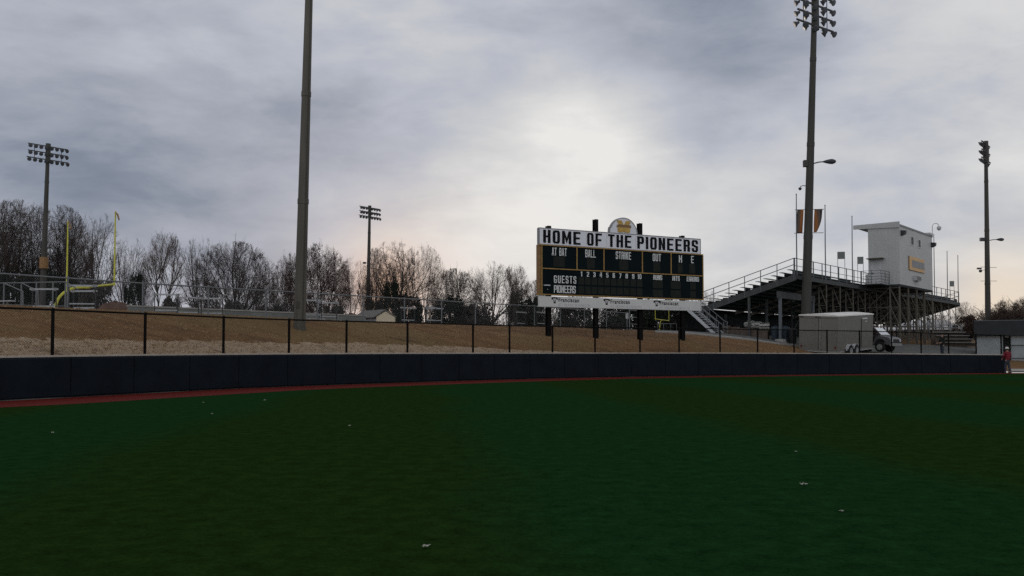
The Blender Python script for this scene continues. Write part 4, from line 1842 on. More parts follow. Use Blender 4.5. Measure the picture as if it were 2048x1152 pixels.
for px, y0, y1, hw, lab in sg_px:
    t = g_t(px, -0.1)
    q = gw(t, -0.16)
    z1, z0_ = PT(px, y0, q.y).z, PT(px, y1, q.y).z
    w = hw * q.y / FPX
    o = thing("small_sign", lab, "sign", (q.x, q.y, ZT), R(-12), "small signs on the grandstand rail")
    mb = MB()
    mb.span((-w, -0.02, z0_ - ZT), (w, 0.02, z1 - ZT))
    mb.build("panel", M["kerbgrey"], o)
    mb = MB()
    for s in (-w + 0.02, w - 0.02):
        mb.span((s - 0.018, -0.018, 0.2), (s + 0.018, 0.018, z0_ - ZT - 0.002))
    mb.build("leg", M["railsteel"], o)

# concrete slab under the stands, with a pale edge
def slab_line(px):
    return lerp_table([(1310, 653.5), (1400, 665), (1480, 676), (1590, 692.5), (1660, 700)], px)


def build_slab():
    mb, ed = MB(), MB()
    cols = list(range(1310, 1661, 10))
    rows = [0, 0.35, 1, 2, 4, 7, 10, 14, 20, 28]
    e0, e1 = ground_at(1322, 655.5), ground_at(1590, 692.5)
    for px in cols:
        u = (px - 1024) / FPX
        f_ = (u * e0.y - e0.x) / ((e1.x - e0.x) - u * (e1.y - e0.y))
        g = e0 + (e1 - e0) * f_
        for r_ in rows:
            Y = g.y + r_
            mb.v.append((u * Y, Y, ground_z(u * Y, Y) + 0.05))
        for r_, h in ((-0.08, -0.05), (-0.08, 0.09), (0.3, 0.1)):
            Y = g.y + r_
            ed.v.append((u * Y, Y, ground_z(u * Y, Y) + h))
    n = len(rows)
    for i in range(len(cols) - 1):
        for j in range(n - 1):
            a = i * n + j
            mb.f.append((a, a + n, a + n + 1, a + 1))
        for j in range(2):
            a = i * 3 + j
            ed.f.append((a, a + 3, a + 4, a + 1))
    structure(mb.build("path", M["concrete"]))
    structure(ed.build("path_edge", M["palecon"]))
    # gravel drive where the trailer stands
    mb = MB()
    cols = list(range(1660, 2001, 10))
    rows = [0.2, 1, 2, 3, 4, 5.5, 7.1, 9, 11, 14, 17, 20]
    for px in cols:
        u = (px - 1024) / FPX
        for r_ in rows:
            Y = wallY(u) + r_
            mb.v.append((u * Y, Y, terrain(px, r_) + 0.05))
    n = len(rows)
    for i in range(len(cols) - 1):
        for j in range(n - 1):
            a = i * n + j
            mb.f.append((a, a + n, a + n + 1, a + 1))
    structure(mb.build("road", M["concrete"]))


build_slab()


# ------------------------------------------------------------------ trailer and truck
def build_trailer():
    # near rear corner seen at (1676, 706); sides run right-away and left-away; stands on ground tilting to the camera
    c0 = PT(1676, 706, 61.0)
    sd = Vector((0.714, 0.70, 0)).normalized()
    ang = math.atan2(sd.y, sd.x)
    t = thing("trailer", "grey beige enclosed cargo trailer with tandem wheels and white roof behind the navy wall", "trailer", c0, ang)
    tilt = R(4.6)
    # tilt about the world x axis so that the ground's slope towards the camera is followed
    rot = Matrix.Rotation(tilt, 4, "X") @ Matrix.Rotation(ang, 4, "Z")
    t.rotation_euler = rot.to_euler()
    L, W, H = 5.55, 2.9, 2.55
    mb = MB()
    mb.span((0, 0, 0), (L, W, H))
    body = mb.build("body", M["trailer"], t, bevel=0.03)
    mb = MB()
    n = 8
    prof = [(-0.03, H - 0.05)] + [(-0.03 + (W + 0.06) * i / n, H + 0.02 + 0.1 * math.sin(math.pi * i / n)) for i in range(n + 1)] + [(W + 0.03, H - 0.05)]
    mb.prism(prof, -0.035, L + 0.035, Matrix(((0, 1, 0, 0), (1, 0, 0, 0), (0, 0, 1, 0), (0, 0, 0, 1))))
    mb.build("roof", M["trailerroof"], t)
    # rear doors: seams, hinges and latch bars
    mb = MB()
    mb.span((-0.012, 0.12, 0.1), (-0.003, 1.42, H - 0.22))
    dd = mb.build("rear_door", M["trailer"], t)
    mb = MB()
    mb.span((-0.012, 1.46, 0.1), (-0.003, W - 0.12, H - 0.22))
    d2 = mb.build("rear_door", M["trailer"], t)
    mb = MB()
    mb.span((-0.006, 1.424, 0.1), (-0.002, 1.456, H - 0.22))
    mb.span((-0.006, 0.1, H - 0.215), (-0.002, W - 0.1, H - 0.19))
    mb.build("seam", M["seam"], t)
    mb = MB()
    mb.tube([(-0.05, 1.3, 0.1), (-0.05, 1.3, H - 0.25)], 0.018, 6)
    mb.span((-0.07, 1.2, 1.0), (-0.03, 1.32, 1.06))
    mb.build("latch", M["rim"], dd)
    mb = MB()
    mb.span((-0.03, W - 0.3, H - 0.14), (-0.004, W - 0.06, H - 0.08))
    mb.span((-0.03, 1.3, H - 0.14), (-0.004, 1.7, H - 0.08))
    mb.build("marker_light", M["seam"], t)
    for y in (0.14, W - 0.26):
        mb = MB()
        mb.span((-0.035, y, 0.28), (-0.004, y + 0.12, 0.42))
        mb.build("tail_light", M["red"], t)
    # side door with vertical hinge and a pale plate
    mb = MB()
    mb.span((3.62, -0.012, 0.25), (4.6, -0.003, H - 0.35))
    sdr = mb.build("side_door", M["trailer"], t)
    mb = MB()
    mb.span((3.56, -0.03, 0.25), (3.61, -0.002, H - 0.3))
    mb.build("hinge", M["seam"], sdr)
    mb = MB()
    mb.span((3.7, -0.03, H - 0.33), (4.5, -0.013, H - 0.24))
    mb.span((4.2, -0.03, H - 0.52), (4.42, -0.013, H - 0.46))
    mb.build("plate", M["white"], sdr)
    # lower trim, corner posts
    mb = MB()
    mb.span((0, -0.02, -0.02), (1.0, -0.002, 0.1))
    mb.span((2.9, -0.02, -0.02), (L, -0.002, 0.1))
    mb.span((-0.02, 0, -0.02), (-0.002, W, 0.08))
    mb.build("trim", M["rim"], t)
    mb = MB()
    mb.span((0.1, 0.15, -0.2), (L + 0.2, 0.3, -0.004))
    mb.span((0.1, W - 0.3, -0.2), (L + 0.2, W - 0.15, -0.004))
    for x in (0.4, 1.6, 3.6, 5.0):
        mb.span((x, 0.3, -0.16), (x + 0.1, W - 0.3, -0.04))
    mb.bar((L, 0.4, -0.1), (L + 1.2, W / 2 - 0.05, -0.1), 0.1)
    mb.bar((L, W - 0.4, -0.1), (L + 1.2, W / 2 + 0.05, -0.1), 0.1)
    mb.build("chassis", M["black"], t)
    # twin-arch fender
    mb = MB()
    r_ = 0.42
    for cx_ in (1.5, 2.42):
        pts = [(cx_ + r_ * math.cos(math.pi * i / 12), -0.12, 0.1 + r_ * math.sin(math.pi * i / 12)) for i in range(13)]
        if cx_ < 2.0:
            pts = pts[1:]
        else:
            pts = pts[:-1]
        for p0, p1 in zip(pts, pts[1:]):
            mb.bar(p0, p1, 0.22, 0.03)
    mb.build("fender", M["paper"], t)
    for cx_ in (1.5, 2.42):
        for y0 in (-0.2, W - 0.02):
            w = MB()
            w.lathe([(0.2, -0.11), (0.33, -0.11), (0.36, -0.07), (0.36, 0.07), (0.33, 0.11), (0.2, 0.11)], 20, Matrix.Rotation(R(90), 3, "X"), (0, 0, 0))
            wh = w.build("wheel", M["tyre"], t, (cx_, y0 + 0.06, 0.08), smooth=False)
            w = MB()
            w.lathe([(0.02, 0.08), (0.2, 0.1), (0.215, 0.125), (0.2, 0.13), (0.05, 0.115)], 16, Matrix.Rotation(R(90), 3, "X"), (0, 0, 0))
            w.build("rim", M["rim"], wh)
    # drop-leg jack at the rear corner
    mb = MB()
    mb.span((0.05, W - 0.25, -0.6), (0.17, W - 0.13, 0.0))
    mb.span((-0.02, W - 0.32, -0.62), (0.24, W - 0.06, -0.58))
    mb.build("jack", M["black"], t)
    return t


build_trailer()


def loft(mb, sections):
    """sections: list of rings (equal length) → skin with end caps."""
    o = len(mb.v)
    n = len(sections[0])
    for s in sections:
        mb.v.extend(tuple(p) for p in s)
    for i in range(len(sections) - 1):
        for k in range(n):
            k2 = (k + 1) % n
            mb.f.append((o + i * n + k, o + i * n + k2, o + (i + 1) * n + k2, o + (i + 1) * n + k))
    mb.f.append(tuple(o + k for k in range(n - 1, -1, -1)))
    mb.f.append(tuple(o + (len(sections) - 1) * n + k for k in range(n)))


def build_truck():
    # tall four-wheel-drive wagon, nose to the right and slightly towards the camera
    c = Vector((26.84, 67.4, 0))
    c.z = ground_z(c.x, c.y) + 0.05
    t = thing("truck", "silver and dark van-like truck with bright windscreen parked ahead of the grey trailer", "truck", c, R(-45))
    W = 0.95
    # side profile (x forward, z up) of the lower body with wheel arches
    def arch(cx_, r_, z0):
        return [(cx_ + r_ * math.cos(math.pi * i / 10), z0 + r_ * math.sin(math.pi * i / 10)) for i in range(11)]
    low = [(-2.35, 0.5)] + [p for p in arch(-1.45, 0.44, 0.5)][::-1] + [p for p in arch(1.5, 0.44, 0.5)][::-1] + \
          [(2.25, 0.5), (2.33, 0.75), (2.28, 1.0), (2.1, 1.1), (1.55, 1.22), (-2.3, 1.26), (-2.4, 0.9)]
    mb = MB()
    mb.prism(low, -W, W)
    mb.build("body", M["carpaint"], t, bevel=0.05)
    mb = MB()
    mb.prism([(-2.1, 0.62), (1.0, 0.62), (1.15, 1.2), (-2.1, 1.22)], -W - 0.012, -W - 0.002)
    mb.build("door", M["cardark"], t)
    # greenhouse
    def ring(x, z, w):
        return [(x, -w, z), (x, w, z)]
    mb = MB()
    b_ = [(1.6, 1.2), (0.98, 1.86), (-2.1, 1.88), (-2.32, 1.22)]
    wl, wh_ = W - 0.04, W - 0.18
    vs = []
    for s in (-1, 1):
        for (x, z) in b_:
            w = wl if z < 1.5 else wh_
            vs.append((x, s * w, z))
    mb.add(vs, [(0, 1, 2, 3), (7, 6, 5, 4), (0, 4, 5, 1), (1, 5, 6, 2), (2, 6, 7, 3)])
    mb.build("cabin", M["cardark"], t, bevel=0.03)
    # windscreen and side glass, each a few millimetres proud
    mb = MB()
    nx, nz = 0.58, 0.68
    def ws(f, s):
        x = 1.6 + (0.98 - 1.6) * f + 0.012
        z = 1.2 + (1.86 - 1.2) * f + 0.01
        w = (wl + (wh_ - wl) * f) * s
        return (x, w, z)
    q = [ws(0.1, -0.9), ws(0.1, 0.9), ws(0.9, 0.9), ws(0.9, -0.9)]
    q2 = [(x + 0.01, y, z + 0.012) for x, y, z in q]
    mb.add(q + q2, [(0, 3, 2, 1), (4, 5, 6, 7), (0, 1, 5, 4), (1, 2, 6, 5), (2, 3, 7, 6), (3, 0, 4, 7)])
    mb.build("windscreen", M["glass"], t)
    mb = MB()
    for x0, x1 in ((-0.1, 1.1), (-1.9, -0.25)):
        f0, f1 = 0.12, 0.85
        def sg_(x, f):
            w = wl + (wh_ - wl) * f
            return (x if x < 0.4 else x - 0.42 * f + 0.1, -w - 0.006, 1.22 + 0.63 * f)
        q = [sg_(x0, f0), sg_(x1, f0), sg_(x1, f1), sg_(x0, f1)]
        q2 = [(x, y - 0.008, z) for x, y, z in q]
        mb.add(q + q2, [(0, 3, 2, 1), (4, 5, 6, 7), (0, 1, 5, 4), (1, 2, 6, 5), (2, 3, 7, 6), (3, 0, 4, 7)])
    mb.build("side_window", M["glassdark"], t)
    mb = MB()
    mb.span((2.29, -0.55, 0.72), (2.36, 0.55, 0.93))
    mb.build("grille", M["seam"], t)
    for s in (-1, 1):
        mb = MB()
        mb.span((2.25, s * 0.74 - 0.13, 0.76), (2.35, s * 0.74 + 0.13, 0.96))
        mb.build("headlight", M["glass"], t)
    mb = MB()
    mb.span((2.24, -0.92, 0.42), (2.42, 0.92, 0.62))
    mb.span((-2.5, -0.92, 0.45), (-2.37, 0.92, 0.66))
    mb.build("bumper", M["rim"], t, bevel=0.03)
    mb = MB()
    mb.span((1.2, -W - 0.24, 1.22), (1.35, -W - 0.02, 1.4))
    mb.build("mirror", M["cardark"], t)
    for x in (-1.45, 1.5):
        for s in (-1, 1):
            w = MB()
            w.lathe([(0.21, -0.12), (0.34, -0.12), (0.38, -0.07), (0.38, 0.07), (0.34, 0.12), (0.21, 0.12)], 20, Matrix.Rotation(R(90), 3, "X"))
            wh = w.build("wheel", M["tyre"], t, (x, s * (W - 0.1), 0.38))
            w = MB()
            w.lathe([(0.03, 0.1), (0.2, 0.115), (0.22, 0.135), (0.05, 0.13)], 14, Matrix.Rotation(R(90 if s < 0 else -90), 3, "X"))
            w.build("rim", M["rim"], wh)


build_truck()


# ------------------------------------------------------------------ people
def skin_mesh(name, verts, edges, radii, m, parent, sub=2):
    me = bpy.data.meshes.new(name)
    me.from_pydata(verts, edges, [])
    o = bpy.data.objects.new(name + "_rig", me)
    COL.objects.link(o)
    sk = o.modifiers.new("skin", "SKIN")
    sk.use_smooth_shade = True
    lay = me.skin_vertices[0] if me.skin_vertices else None
    if lay is None:
        return None
    for v, r_ in zip(lay.data, radii):
        v.radius = (r_, r_) if not isinstance(r_, tuple) else r_
    lay.data[0].use_root = True
    ss = o.modifiers.new("sub", "SUBSURF")
    ss.levels = sub
    ss.render_levels = sub
    dg = bpy.context.evaluated_depsgraph_get()
    out = bpy.data.meshes.new_from_object(o.evaluated_get(dg))
    out.name = name
    bpy.data.objects.remove(o)
    out.materials.clear()
    out.materials.append(m)
    for p in out.polygons:
        p.use_smooth = True
    ob = bpy.data.objects.new(name, out)
    COL.objects.link(ob)
    ob.parent = parent
    return ob


def ensure_skin(me):
    pass


def person(label, loc, rz, H, top_m, leg_m, hat_m, arm_l, arm_r, stride=0.12):
    """Standing figure facing +y, built on a joint skeleton; arms given as (elbow, wrist) offsets."""
    t = thing("person", label, "person", loc, rz)
    k = H / 1.75
    V = lambda *p: tuple(c * k for c in p)
    verts, edges, rad = [], [], []

    def add(p, r_, par=None):
        verts.append(V(*p))
        rad.append(r_ * k if not isinstance(r_, tuple) else tuple(a * k for a in r_))
        if par is not None:
            edges.append((par, len(verts) - 1))
        return len(verts) - 1
    pel = add((0, 0, 0.93), (0.15, 0.11))
    wst = add((0, 0.01, 1.08), (0.135, 0.1), pel)
    ch = add((0, 0.01, 1.3), (0.165, 0.115), wst)
    nb = add((0, 0.0, 1.45), 0.065, ch)
    nk = add((0, 0.015, 1.52), 0.055, nb)
    hd = add((0, 0.03, 1.62), (0.078, 0.1), nk)
    ht = add((0, 0.02, 1.72), (0.06, 0.075), hd)
    nose = add((0, 0.125, 1.6), 0.018, hd)
    ear = add((0.085, 0.02, 1.61), 0.016, hd)
    ear2 = add((-0.085, 0.02, 1.61), 0.016, hd)
    hips = []
    for s, st in ((-1, stride), (1, -stride)):
        hp = add((s * 0.095, 0, 0.88), 0.092, pel)
        kn = add((s * 0.1, st * 0.55 + 0.03, 0.49), 0.062, hp)
        an = add((s * 0.1, st - 0.03, 0.09), 0.042, kn)
        toe = add((s * 0.115, st + 0.14, 0.035), 0.036, an)
        hips.append((hp, kn, an, toe))
    arms = []
    for s, (el, wr) in ((-1, arm_l), (1, arm_r)):
        sh = add((s * 0.19, 0, 1.4), 0.062, ch)
        e = add(el, 0.045, sh)
        w = add(wr, 0.032, e)
        d = Vector(wr) - Vector(el)
        d.normalize()
        pm = Vector(wr) + d * 0.07
        pi = add(tuple(pm), 0.03, w)
        side = d.cross(Vector((1, 0, 0)))
        if side.length < 0.2:
            side = Vector((0, 0, 1))
        side.normalize()
        for f, ln in ((-0.03, 0.062), (-0.01, 0.078), (0.01, 0.072), (0.03, 0.056)):
            a1 = pm + side * f + d * 0.03
            i1 = add(tuple(a1), 0.0095, pi)
            a2 = a1 + d * ln * 0.6 + Vector((-s * 0.012, 0, 0))
            i2 = add(tuple(a2), 0.0085, i1)
            add(tuple(a2 + d * ln * 0.4 + Vector((-s * 0.02, 0, 0))), 0.0075, i2)
        th = pm + side * 0.045 - d * 0.03
        i1 = add(tuple(th), 0.011, pi)
        add(tuple(th + d * 0.045 + side * 0.012), 0.009, i1)
        arms.append((Vector((s * 0.19, 0, 1.4)), Vector(el), Vector(wr)))
    skin_mesh("body", verts, edges, rad, M["skin"], t, 1)
    # jacket over torso and arms
    verts, edges, rad = [], [], []
    pel = add((0, 0.0, 0.80), (0.19, 0.15))
    wst = add((0, 0.01, 1.04), (0.185, 0.145), pel)
    ch = add((0, 0.01, 1.3), (0.2, 0.148), wst)
    nb = add((0, 0.0, 1.47), 0.085, ch)
    for s, (sh_, el, wr) in zip((-1, 1), arms):
        a = add((s * 0.2, 0, 1.4), 0.083, ch)
        e = add(tuple(el), 0.066, a)
        add(tuple(el + (wr - el) * 0.9), 0.052, e)
    skin_mesh("jacket", verts, edges, rad, top_m, t, 2)
    verts, edges, rad = [], [], []
    pel = add((0, 0, 0.99), (0.13, 0.105))
    for s, st in ((-1, stride), (1, -stride)):
        hp = add((s * 0.088, 0, 0.80), 0.1, pel)
        kn = add((s * 0.1, st * 0.55 + 0.03, 0.49), 0.082, hp)
        add((s * 0.1, st - 0.03, 0.1), 0.07, kn)
    skin_mesh("trousers", verts, edges, rad, leg_m, t, 2)
    for s, st in ((-1, stride), (1, -stride)):
        mb = MB()
        x, y = s * 0.11 * k, (st - 0.08) * k
        prof = [[(x + a * 0.05 * w * k, y + f * 0.29 * k, z) for a, z in ((-1, 0.0), (1, 0.0), (0.9, h * k), (-0.9, h * k))]
                for f, w, h in ((0, 0.8, 0.09), (0.25, 0.9, 0.1), (0.6, 1.0, 0.075), (1.0, 0.7, 0.045))]
        loft(mb, prof)
        mb.build("shoe", M["shoe"], t)
    mb = MB()
    mb.lathe([(0.112 * k, 0), (0.113 * k, 0.04 * k), (0.1 * k, 0.09 * k), (0.05 * k, 0.125 * k), (0.01, 0.13 * k)], 16, at=(0, 0.02 * k, 1.655 * k))
    if hat_m is not None:
        bp = []
        for i in range(9):
            a = math.pi * i / 8
            bp.append((0.1 * k * math.cos(a), (0.06 + 0.15 * math.sin(a)) * k))
        vs = [(x, y, 1.665 * k) for x, y in bp] + [(x, y, 1.675 * k) for x, y in bp]
        n = len(bp)
        mb.add(vs, [tuple(range(n - 1, -1, -1)), tuple(range(n, 2 * n))] + [(i, (i + 1) % n, n + (i + 1) % n, n + i) for i in range(n)])
        mb.build("cap", hat_m, t, smooth=False)
        mb = MB()
        mb.lathe([(0.095 * k, 0), (0.104 * k, 0.05 * k), (0.106 * k, 0.1 * k)], 14, at=(0, 0.005 * k, 1.56 * k))
        mb.build("hair", M["hair"], t)
    else:
        mb.build("hair", M["hair"], t)
    return t


# red jacket man at the end of the wall, back turned
pr = PT(2015.5, 746.3, 59.6)
person("person in red jacket, white cap and grey trousers at the navy wall's end", (pr.x, pr.y, 0.004), R(20), 1.74,
       M["redcloth"], M["jeans"], M["capwhite"],
       ((-0.27, 0.06, 1.16), (-0.22, 0.22, 1.0)), ((0.29, -0.02, 1.14), (0.26, 0.12, 0.93)), 0.1)
u = (1884.5 - 1024) / FPX
yy = 64.0
person("person in dark jacket standing behind the black fence, left of the dugout", (u * yy, yy, ground_z(u * yy, yy) + 0.05), R(100), 1.78,
       M["darkcloth"], M["jeans"], None,
       ((-0.26, 0.02, 1.15), (-0.18, 0.2, 1.08)), ((0.27, 0.02, 1.15), (0.2, 0.22, 1.06)), 0.04)


# ------------------------------------------------------------------ dugout building and neighbours at the right
def build_right():
    Yd = 70.0
    x0 = PT(1951, 700, Yd).x
    gz = 0.85
    t = thing("dugout", "low dugout building with dark mansard roof and pale grey wall behind the wall's end", "dugout", (x0, Yd, gz), R(-27))
    zr1 = 1.3 + 67.5 * Yd / FPX - gz
    zr0 = 1.3 + 36 * Yd / FPX - gz
    mb = MB()
    mb.prism([(-0.5, zr0), (-0.15, zr1 - 0.08), (0.4, zr1), (5.0, zr1), (5.0, zr0)], -0.05, 17,
             Matrix(((0, 1, 0, 0), (1, 0, 0, 0), (0, 0, 1, 0), (0, 0, 0, 1))))
    mb.build("roof", M["darkroof"], t)
    mb = MB()
    mb.span((0.05, -0.1, -0.5), (1.93, 0.1, zr0 - 0.004))
    mb.span((2.42, -0.1, -0.5), (17, 0.1, zr0 - 0.004))
    mb.span((0.05, 0.1, -0.5), (0.25, 4.8, zr0 - 0.004))
    mb.span((1.93, 1.4, -0.5), (2.42, 1.6, zr0 - 0.004))
    mb.build("wall", M["palewall"], t)
    mb = MB()
    mb.span((0.0, -0.16, zr0 - 0.13), (17, -0.102, zr0 - 0.03))
    mb.build("trim_board", M["palecon"], t)
    for x in (1.97, 2.38):
        mb = MB()
        mb.span((x - 0.05, -0.22, -0.5), (x + 0.05, -0.11, zr0 - 0.01))
        mb.build("post", M["black"], t)
    mb = MB()
    for h in (1.12, 0.12):
        mb.tube([(2.45, -0.3, h), (16, -0.3, h)], 0.03, 6)
    for x in (5.0, 7.5, 10.0):
        mb.tube([(x, -0.3, -0.4), (x, -0.3, 1.12)], 0.03, 6)
    mb.build("rail", M["black"], t)
    # pale path beside the field
    mb = MB()
    vs = []
    for px in range(2018, 2700, 30):
        for py in (743.5, 738.5):
            d = ray(px, py)
            g = ground_at(px, py)
            vs.append((g.x, g.y, g.z + 0.03))
    for i in range(len(vs) // 2 - 1):
        mb.f.append((2 * i, 2 * i + 2, 2 * i + 3, 2 * i + 1))
    mb.v = vs
    structure(mb.build("pavement", M["palecon"]))
    # plank seating bank left of the dugout
    a = PT(1888, 690, 78.0)
    t = thing("bleacher", "small low plank bleacher between grandstand and dugout with two pale pipe rails", "bleacher", (a.x, a.y, ground_z(a.x, a.y)), R(4))
    for k in range(4):
        mb = MB()
        mb.span((0, k * 0.6, 0.35 + 0.32 * k), (3.1, k * 0.6 + 0.3, 0.4 + 0.32 * k))
        mb.build("seat", M["roofgrey"], t)
        mb = MB()
        mb.span((0.02, k * 0.6 + 0.31, 0.02), (3.08, k * 0.6 + 0.35, 0.32 + 0.32 * k))
        mb.build("riser", M["brick"], t)
    mb = MB()
    for z in (1.75, 2.0):
        mb.tube([(-0.2, 2.4, z), (3.2, 2.4, z)], 0.04, 6)
    for x in (0, 1.0, 2.0, 3.0):
        mb.tube([(x, 2.4, 0), (x, 2.4, 2.0)], 0.035, 6)
    mb.build("rail", M["galv"], t)
    # far house with pale gabled roof
    a = PT(1845, 661, 125)
    t = thing("house", "distant house with wide pale grey roof seen under the far end of the grandstand", "house", (a.x, a.y, 2.0), R(15))
    w = 5.8
    z1 = 1.3 + 68 * 125 / FPX - 2
    z0 = 1.3 + 51 * 125 / FPX - 2
    mb = MB()
    mb.prism([(-0.5, z0), (1.2, z1), (w - 2.6, z1), (w, z0), (w, z0 - 0.18), (-0.5, z0 - 0.18)], -1, 8)
    mb.build("roof", M["paper"], t)
    mb = MB()
    mb.span((0, 0, 0), (w - 0.4, 7.5, z0 - 0.185))
    mb.build("wall", M["brick"], t)
    mb = MB()
    mb.span((1, -0.03, 1.0), (2.1, -0.003, 2.1))
    mb.build("window", M["glassdark"], t)


build_right()


# ------------------------------------------------------------------ goal posts
def goal(label, A, B, h, lift, neck_off, r_=0.062, full=True):
    """A, B: crossbar ends on the ground plan."""
    A, B = Vector(A), Vector(B)
    c = (A + B) / 2
    d = (B - A)
    L = d.length
    t = thing("goal_post", label, "goal post", (c.x, c.y, 3.05), math.atan2(d.y, d.x), "yellow football goal posts")
    mb = MB()
    mb.tube([(-L / 2, 0, lift), (L / 2, 0, lift)], r_ * 1.25, 10)
    mb.build("crossbar", M["yellow"], t)
    for s in (-1, 1):
        mb = MB()
        mb.tube([(s * L / 2, 0, lift - 0.08), (s * L / 2, 0, lift + h)], [r_, r_ * 0.75], 10)
        u_ = mb.build("upright", M["yellow"], t)
        mb = MB()
        mb.tube([(s * L / 2, 0, lift + h - 0.05), (s * L / 2 + 0.25, 0.02, lift + h - 0.25), (s * L / 2 + 0.42, 0.05, lift + h - 0.65)], [0.03, 0.07, 0.05], 5)
        mb.build("ribbon", M["emblemdark"], u_)
    mb = MB()
    pts = [(0, neck_off, 0)]
    pts.append((0, neck_off, lift * 0.45))
    for i in range(1, 9):
        a = math.pi / 2 * i / 8
        pts.append((0, neck_off * (math.cos(a)) if False else neck_off - neck_off * 0.75 * (1 - math.cos(a)), lift * 0.45 + lift * 0.52 * math.sin(a)))
    pts.append((0, 0, lift * 0.985))
    mb.tube(pts, r_ * 1.6, 12)
    mb.build("gooseneck", M["yellow"], t)
    return t


rA = PT(133.5, 575, 66.5)
rB = PT(228.5, 575, 62.0)
zc = PT(180, 573.5, 64.2).z
goal("near yellow football goal post with ribbons, in front of dark trees", (rA.x, rA.y), (rB.x, rB.y), 5.15, zc - 3.05, -2.4)
fA = PT(1310.5, 638, 121)
fB = PT(1338.5, 638, 125)
zf = PT(1320, 638.5, 122).z
goal("distant pale yellow goal post seen under the scoreboard between its right legs", (fA.x, fA.y), (fA.x + 3.0, fA.y + 6.4), 6.0, zf - 3.05, 0.4, 0.035)


# ------------------------------------------------------------------ track side things on the plateau
def make_hurdle():
    t = thing("hurdle", "x", "hurdle", (0, 0, 0), 0, "track hurdles behind the silver fence")
    mb = MB()
    mb.span((-0.6, -0.02, 0.93), (0.6, 0.02, 1.0))
    mb.build("board", M["hurdlewhite"], t)
    mb = MB()
    for s in (-0.54, 0.42):
        mb.span((s, -0.03, 0.9), (s + 0.12, -0.021, 1.02))
    mb.build("board_end", M["roofgrey"], t)
    for s in (-1, 1):
        mb = MB()
        mb.span((s * 0.5 - 0.02, 0.022, 0.05), (s * 0.5 + 0.02, 0.06, 0.98))
        mb.build("leg", M["hurdledark"], t)
        mb = MB()
        mb.span((s * 0.5 - 0.02, -0.62, 0.0), (s * 0.5 + 0.02, 0.1, 0.045))
        mb.build("foot", M["hurdlewhite"], t)
    mb = MB()
    mb.span((-0.48, 0.03, 0.22), (0.48, 0.055, 0.27))
    mb.build("cross_bar", M["hurdlewhite"], t)
    mb = MB()
    mb.span((-0.48, -0.6, 0.003), (0.48, -0.55, 0.042))
    mb.build("cross_bar", M["hurdlewhite"], t)
    return t


hd_list = [(88, 577, 0, "white topped track hurdle left of the yellow gooseneck, by the grey pipe railing"),
           (164, 569, 8, "white topped track hurdle under the yellow crossbar, the rear one of two"),
           (168, 581, -5, "white topped track hurdle under the yellow crossbar, the front one of two"),
           (333, 588, 20, "white topped track hurdle below the slender two-stemmed tree, before the low grey wall"),
           (376, 594, 30, "white topped hurdle beside the leaning trunk, left one of an overlapping pair"),
           (424, 596, 10, "white topped hurdle beside the leaning trunk, right one of an overlapping pair"),
           (623, 597, 25, "white topped hurdle touching the right edge of the thick pole"),
           (657, 604, 38, "white topped hurdle between the thick pole and the cream gabled shed"),
           (817, 615, 45, "white topped hurdle just right of the cream gabled shed"),
           (862, 612, 60, "white topped hurdle in a cluster of two below the big bare trees, rear one"),
           (869, 616, 30, "white topped hurdle in a cluster of two below the big bare trees, front one"),
           (1043, 624, 55, "white topped hurdle left of the scoreboard, the farther from its leg"),
           (1083, 624, 57, "white topped hurdle right beside the leftmost scoreboard leg")]
proto = None
for px, py, rz, lab in hd_list:
    Yh = 2.76 * FPX / (708 - py)
    p = PT(px, py, Yh)
    gz = ground_z(p.x, p.y)
    if proto is None:
        proto = make_hurdle()
        proto.location = (p.x, p.y, gz)
        proto.rotation_euler = (0, 0, R(rz))
        proto["label"] = lab
    else:
        dup(proto, (p.x, p.y, gz), R(rz), lab)

# low grey wall with pale coping
a = PT(260, 610, 42)
o = thing("low_wall", "long low grey wall with pale coping behind the hurdles and silver fence", "wall", (a.x, a.y, 3.05), E1A)
mb = MB()
mb.span((0, 0, -0.1), (14.5, 0.25, 0.5))
mb.build("base", M["kerbgrey"], o)
mb = MB()
mb.span((-0.03, -0.03, 0.503), (14.53, 0.28, 0.57))
mb.build("coping", M["palecon"], o)

# pipe railing at the far left
a = PT(8, 600, 43)
o = thing("railing", "grey pipe railing of a ramp at the left edge, in front of the dark trees", "railing", (a.x, a.y, 3.05), R(12))
pts = [PT(x, 566.5 - 0.02 * x, 43 + 0.012 * x) for x in (-30, 8, 43, 73, 106, 131)]
inv = Matrix.Rotation(-R(12), 3, "Z")
loc = [inv @ (Vector((q.x, q.y, q.z)) - Vector((a.x, a.y, 3.05))) for q in pts]
for q in loc:
    mb = MB()
    mb.tube([(q.x, q.y, 0), (q.x, q.y, q.z)], 0.035, 8)
    mb.build("post", M["galv"], o)
mb = MB()
mb.tube([tuple(q) for q in loc], 0.032, 8)
mb.tube([(q.x, q.y, 0.65) for q in loc], 0.025, 6)
q = loc[1]
mb.tube([(q.x, q.y, q.z), (q.x + 1.0, q.y - 0.5, q.z - 0.42), (q.x + 1.02, q.y - 0.5, 0.4)], 0.03, 6)
q = loc[2]
mb.tube([(q.x, q.y, q.z), (q.x + 0.9, q.y - 0.5, q.z - 0.45), (q.x + 0.92, q.y - 0.5, 0.4)], 0.03, 6)
q = loc[5]
mb.tube([(q.x, q.y, q.z), (q.x + 0.7, q.y - 0.4, q.z - 0.4)], 0.03, 6)
mb.build("rail", M["galv"], o)

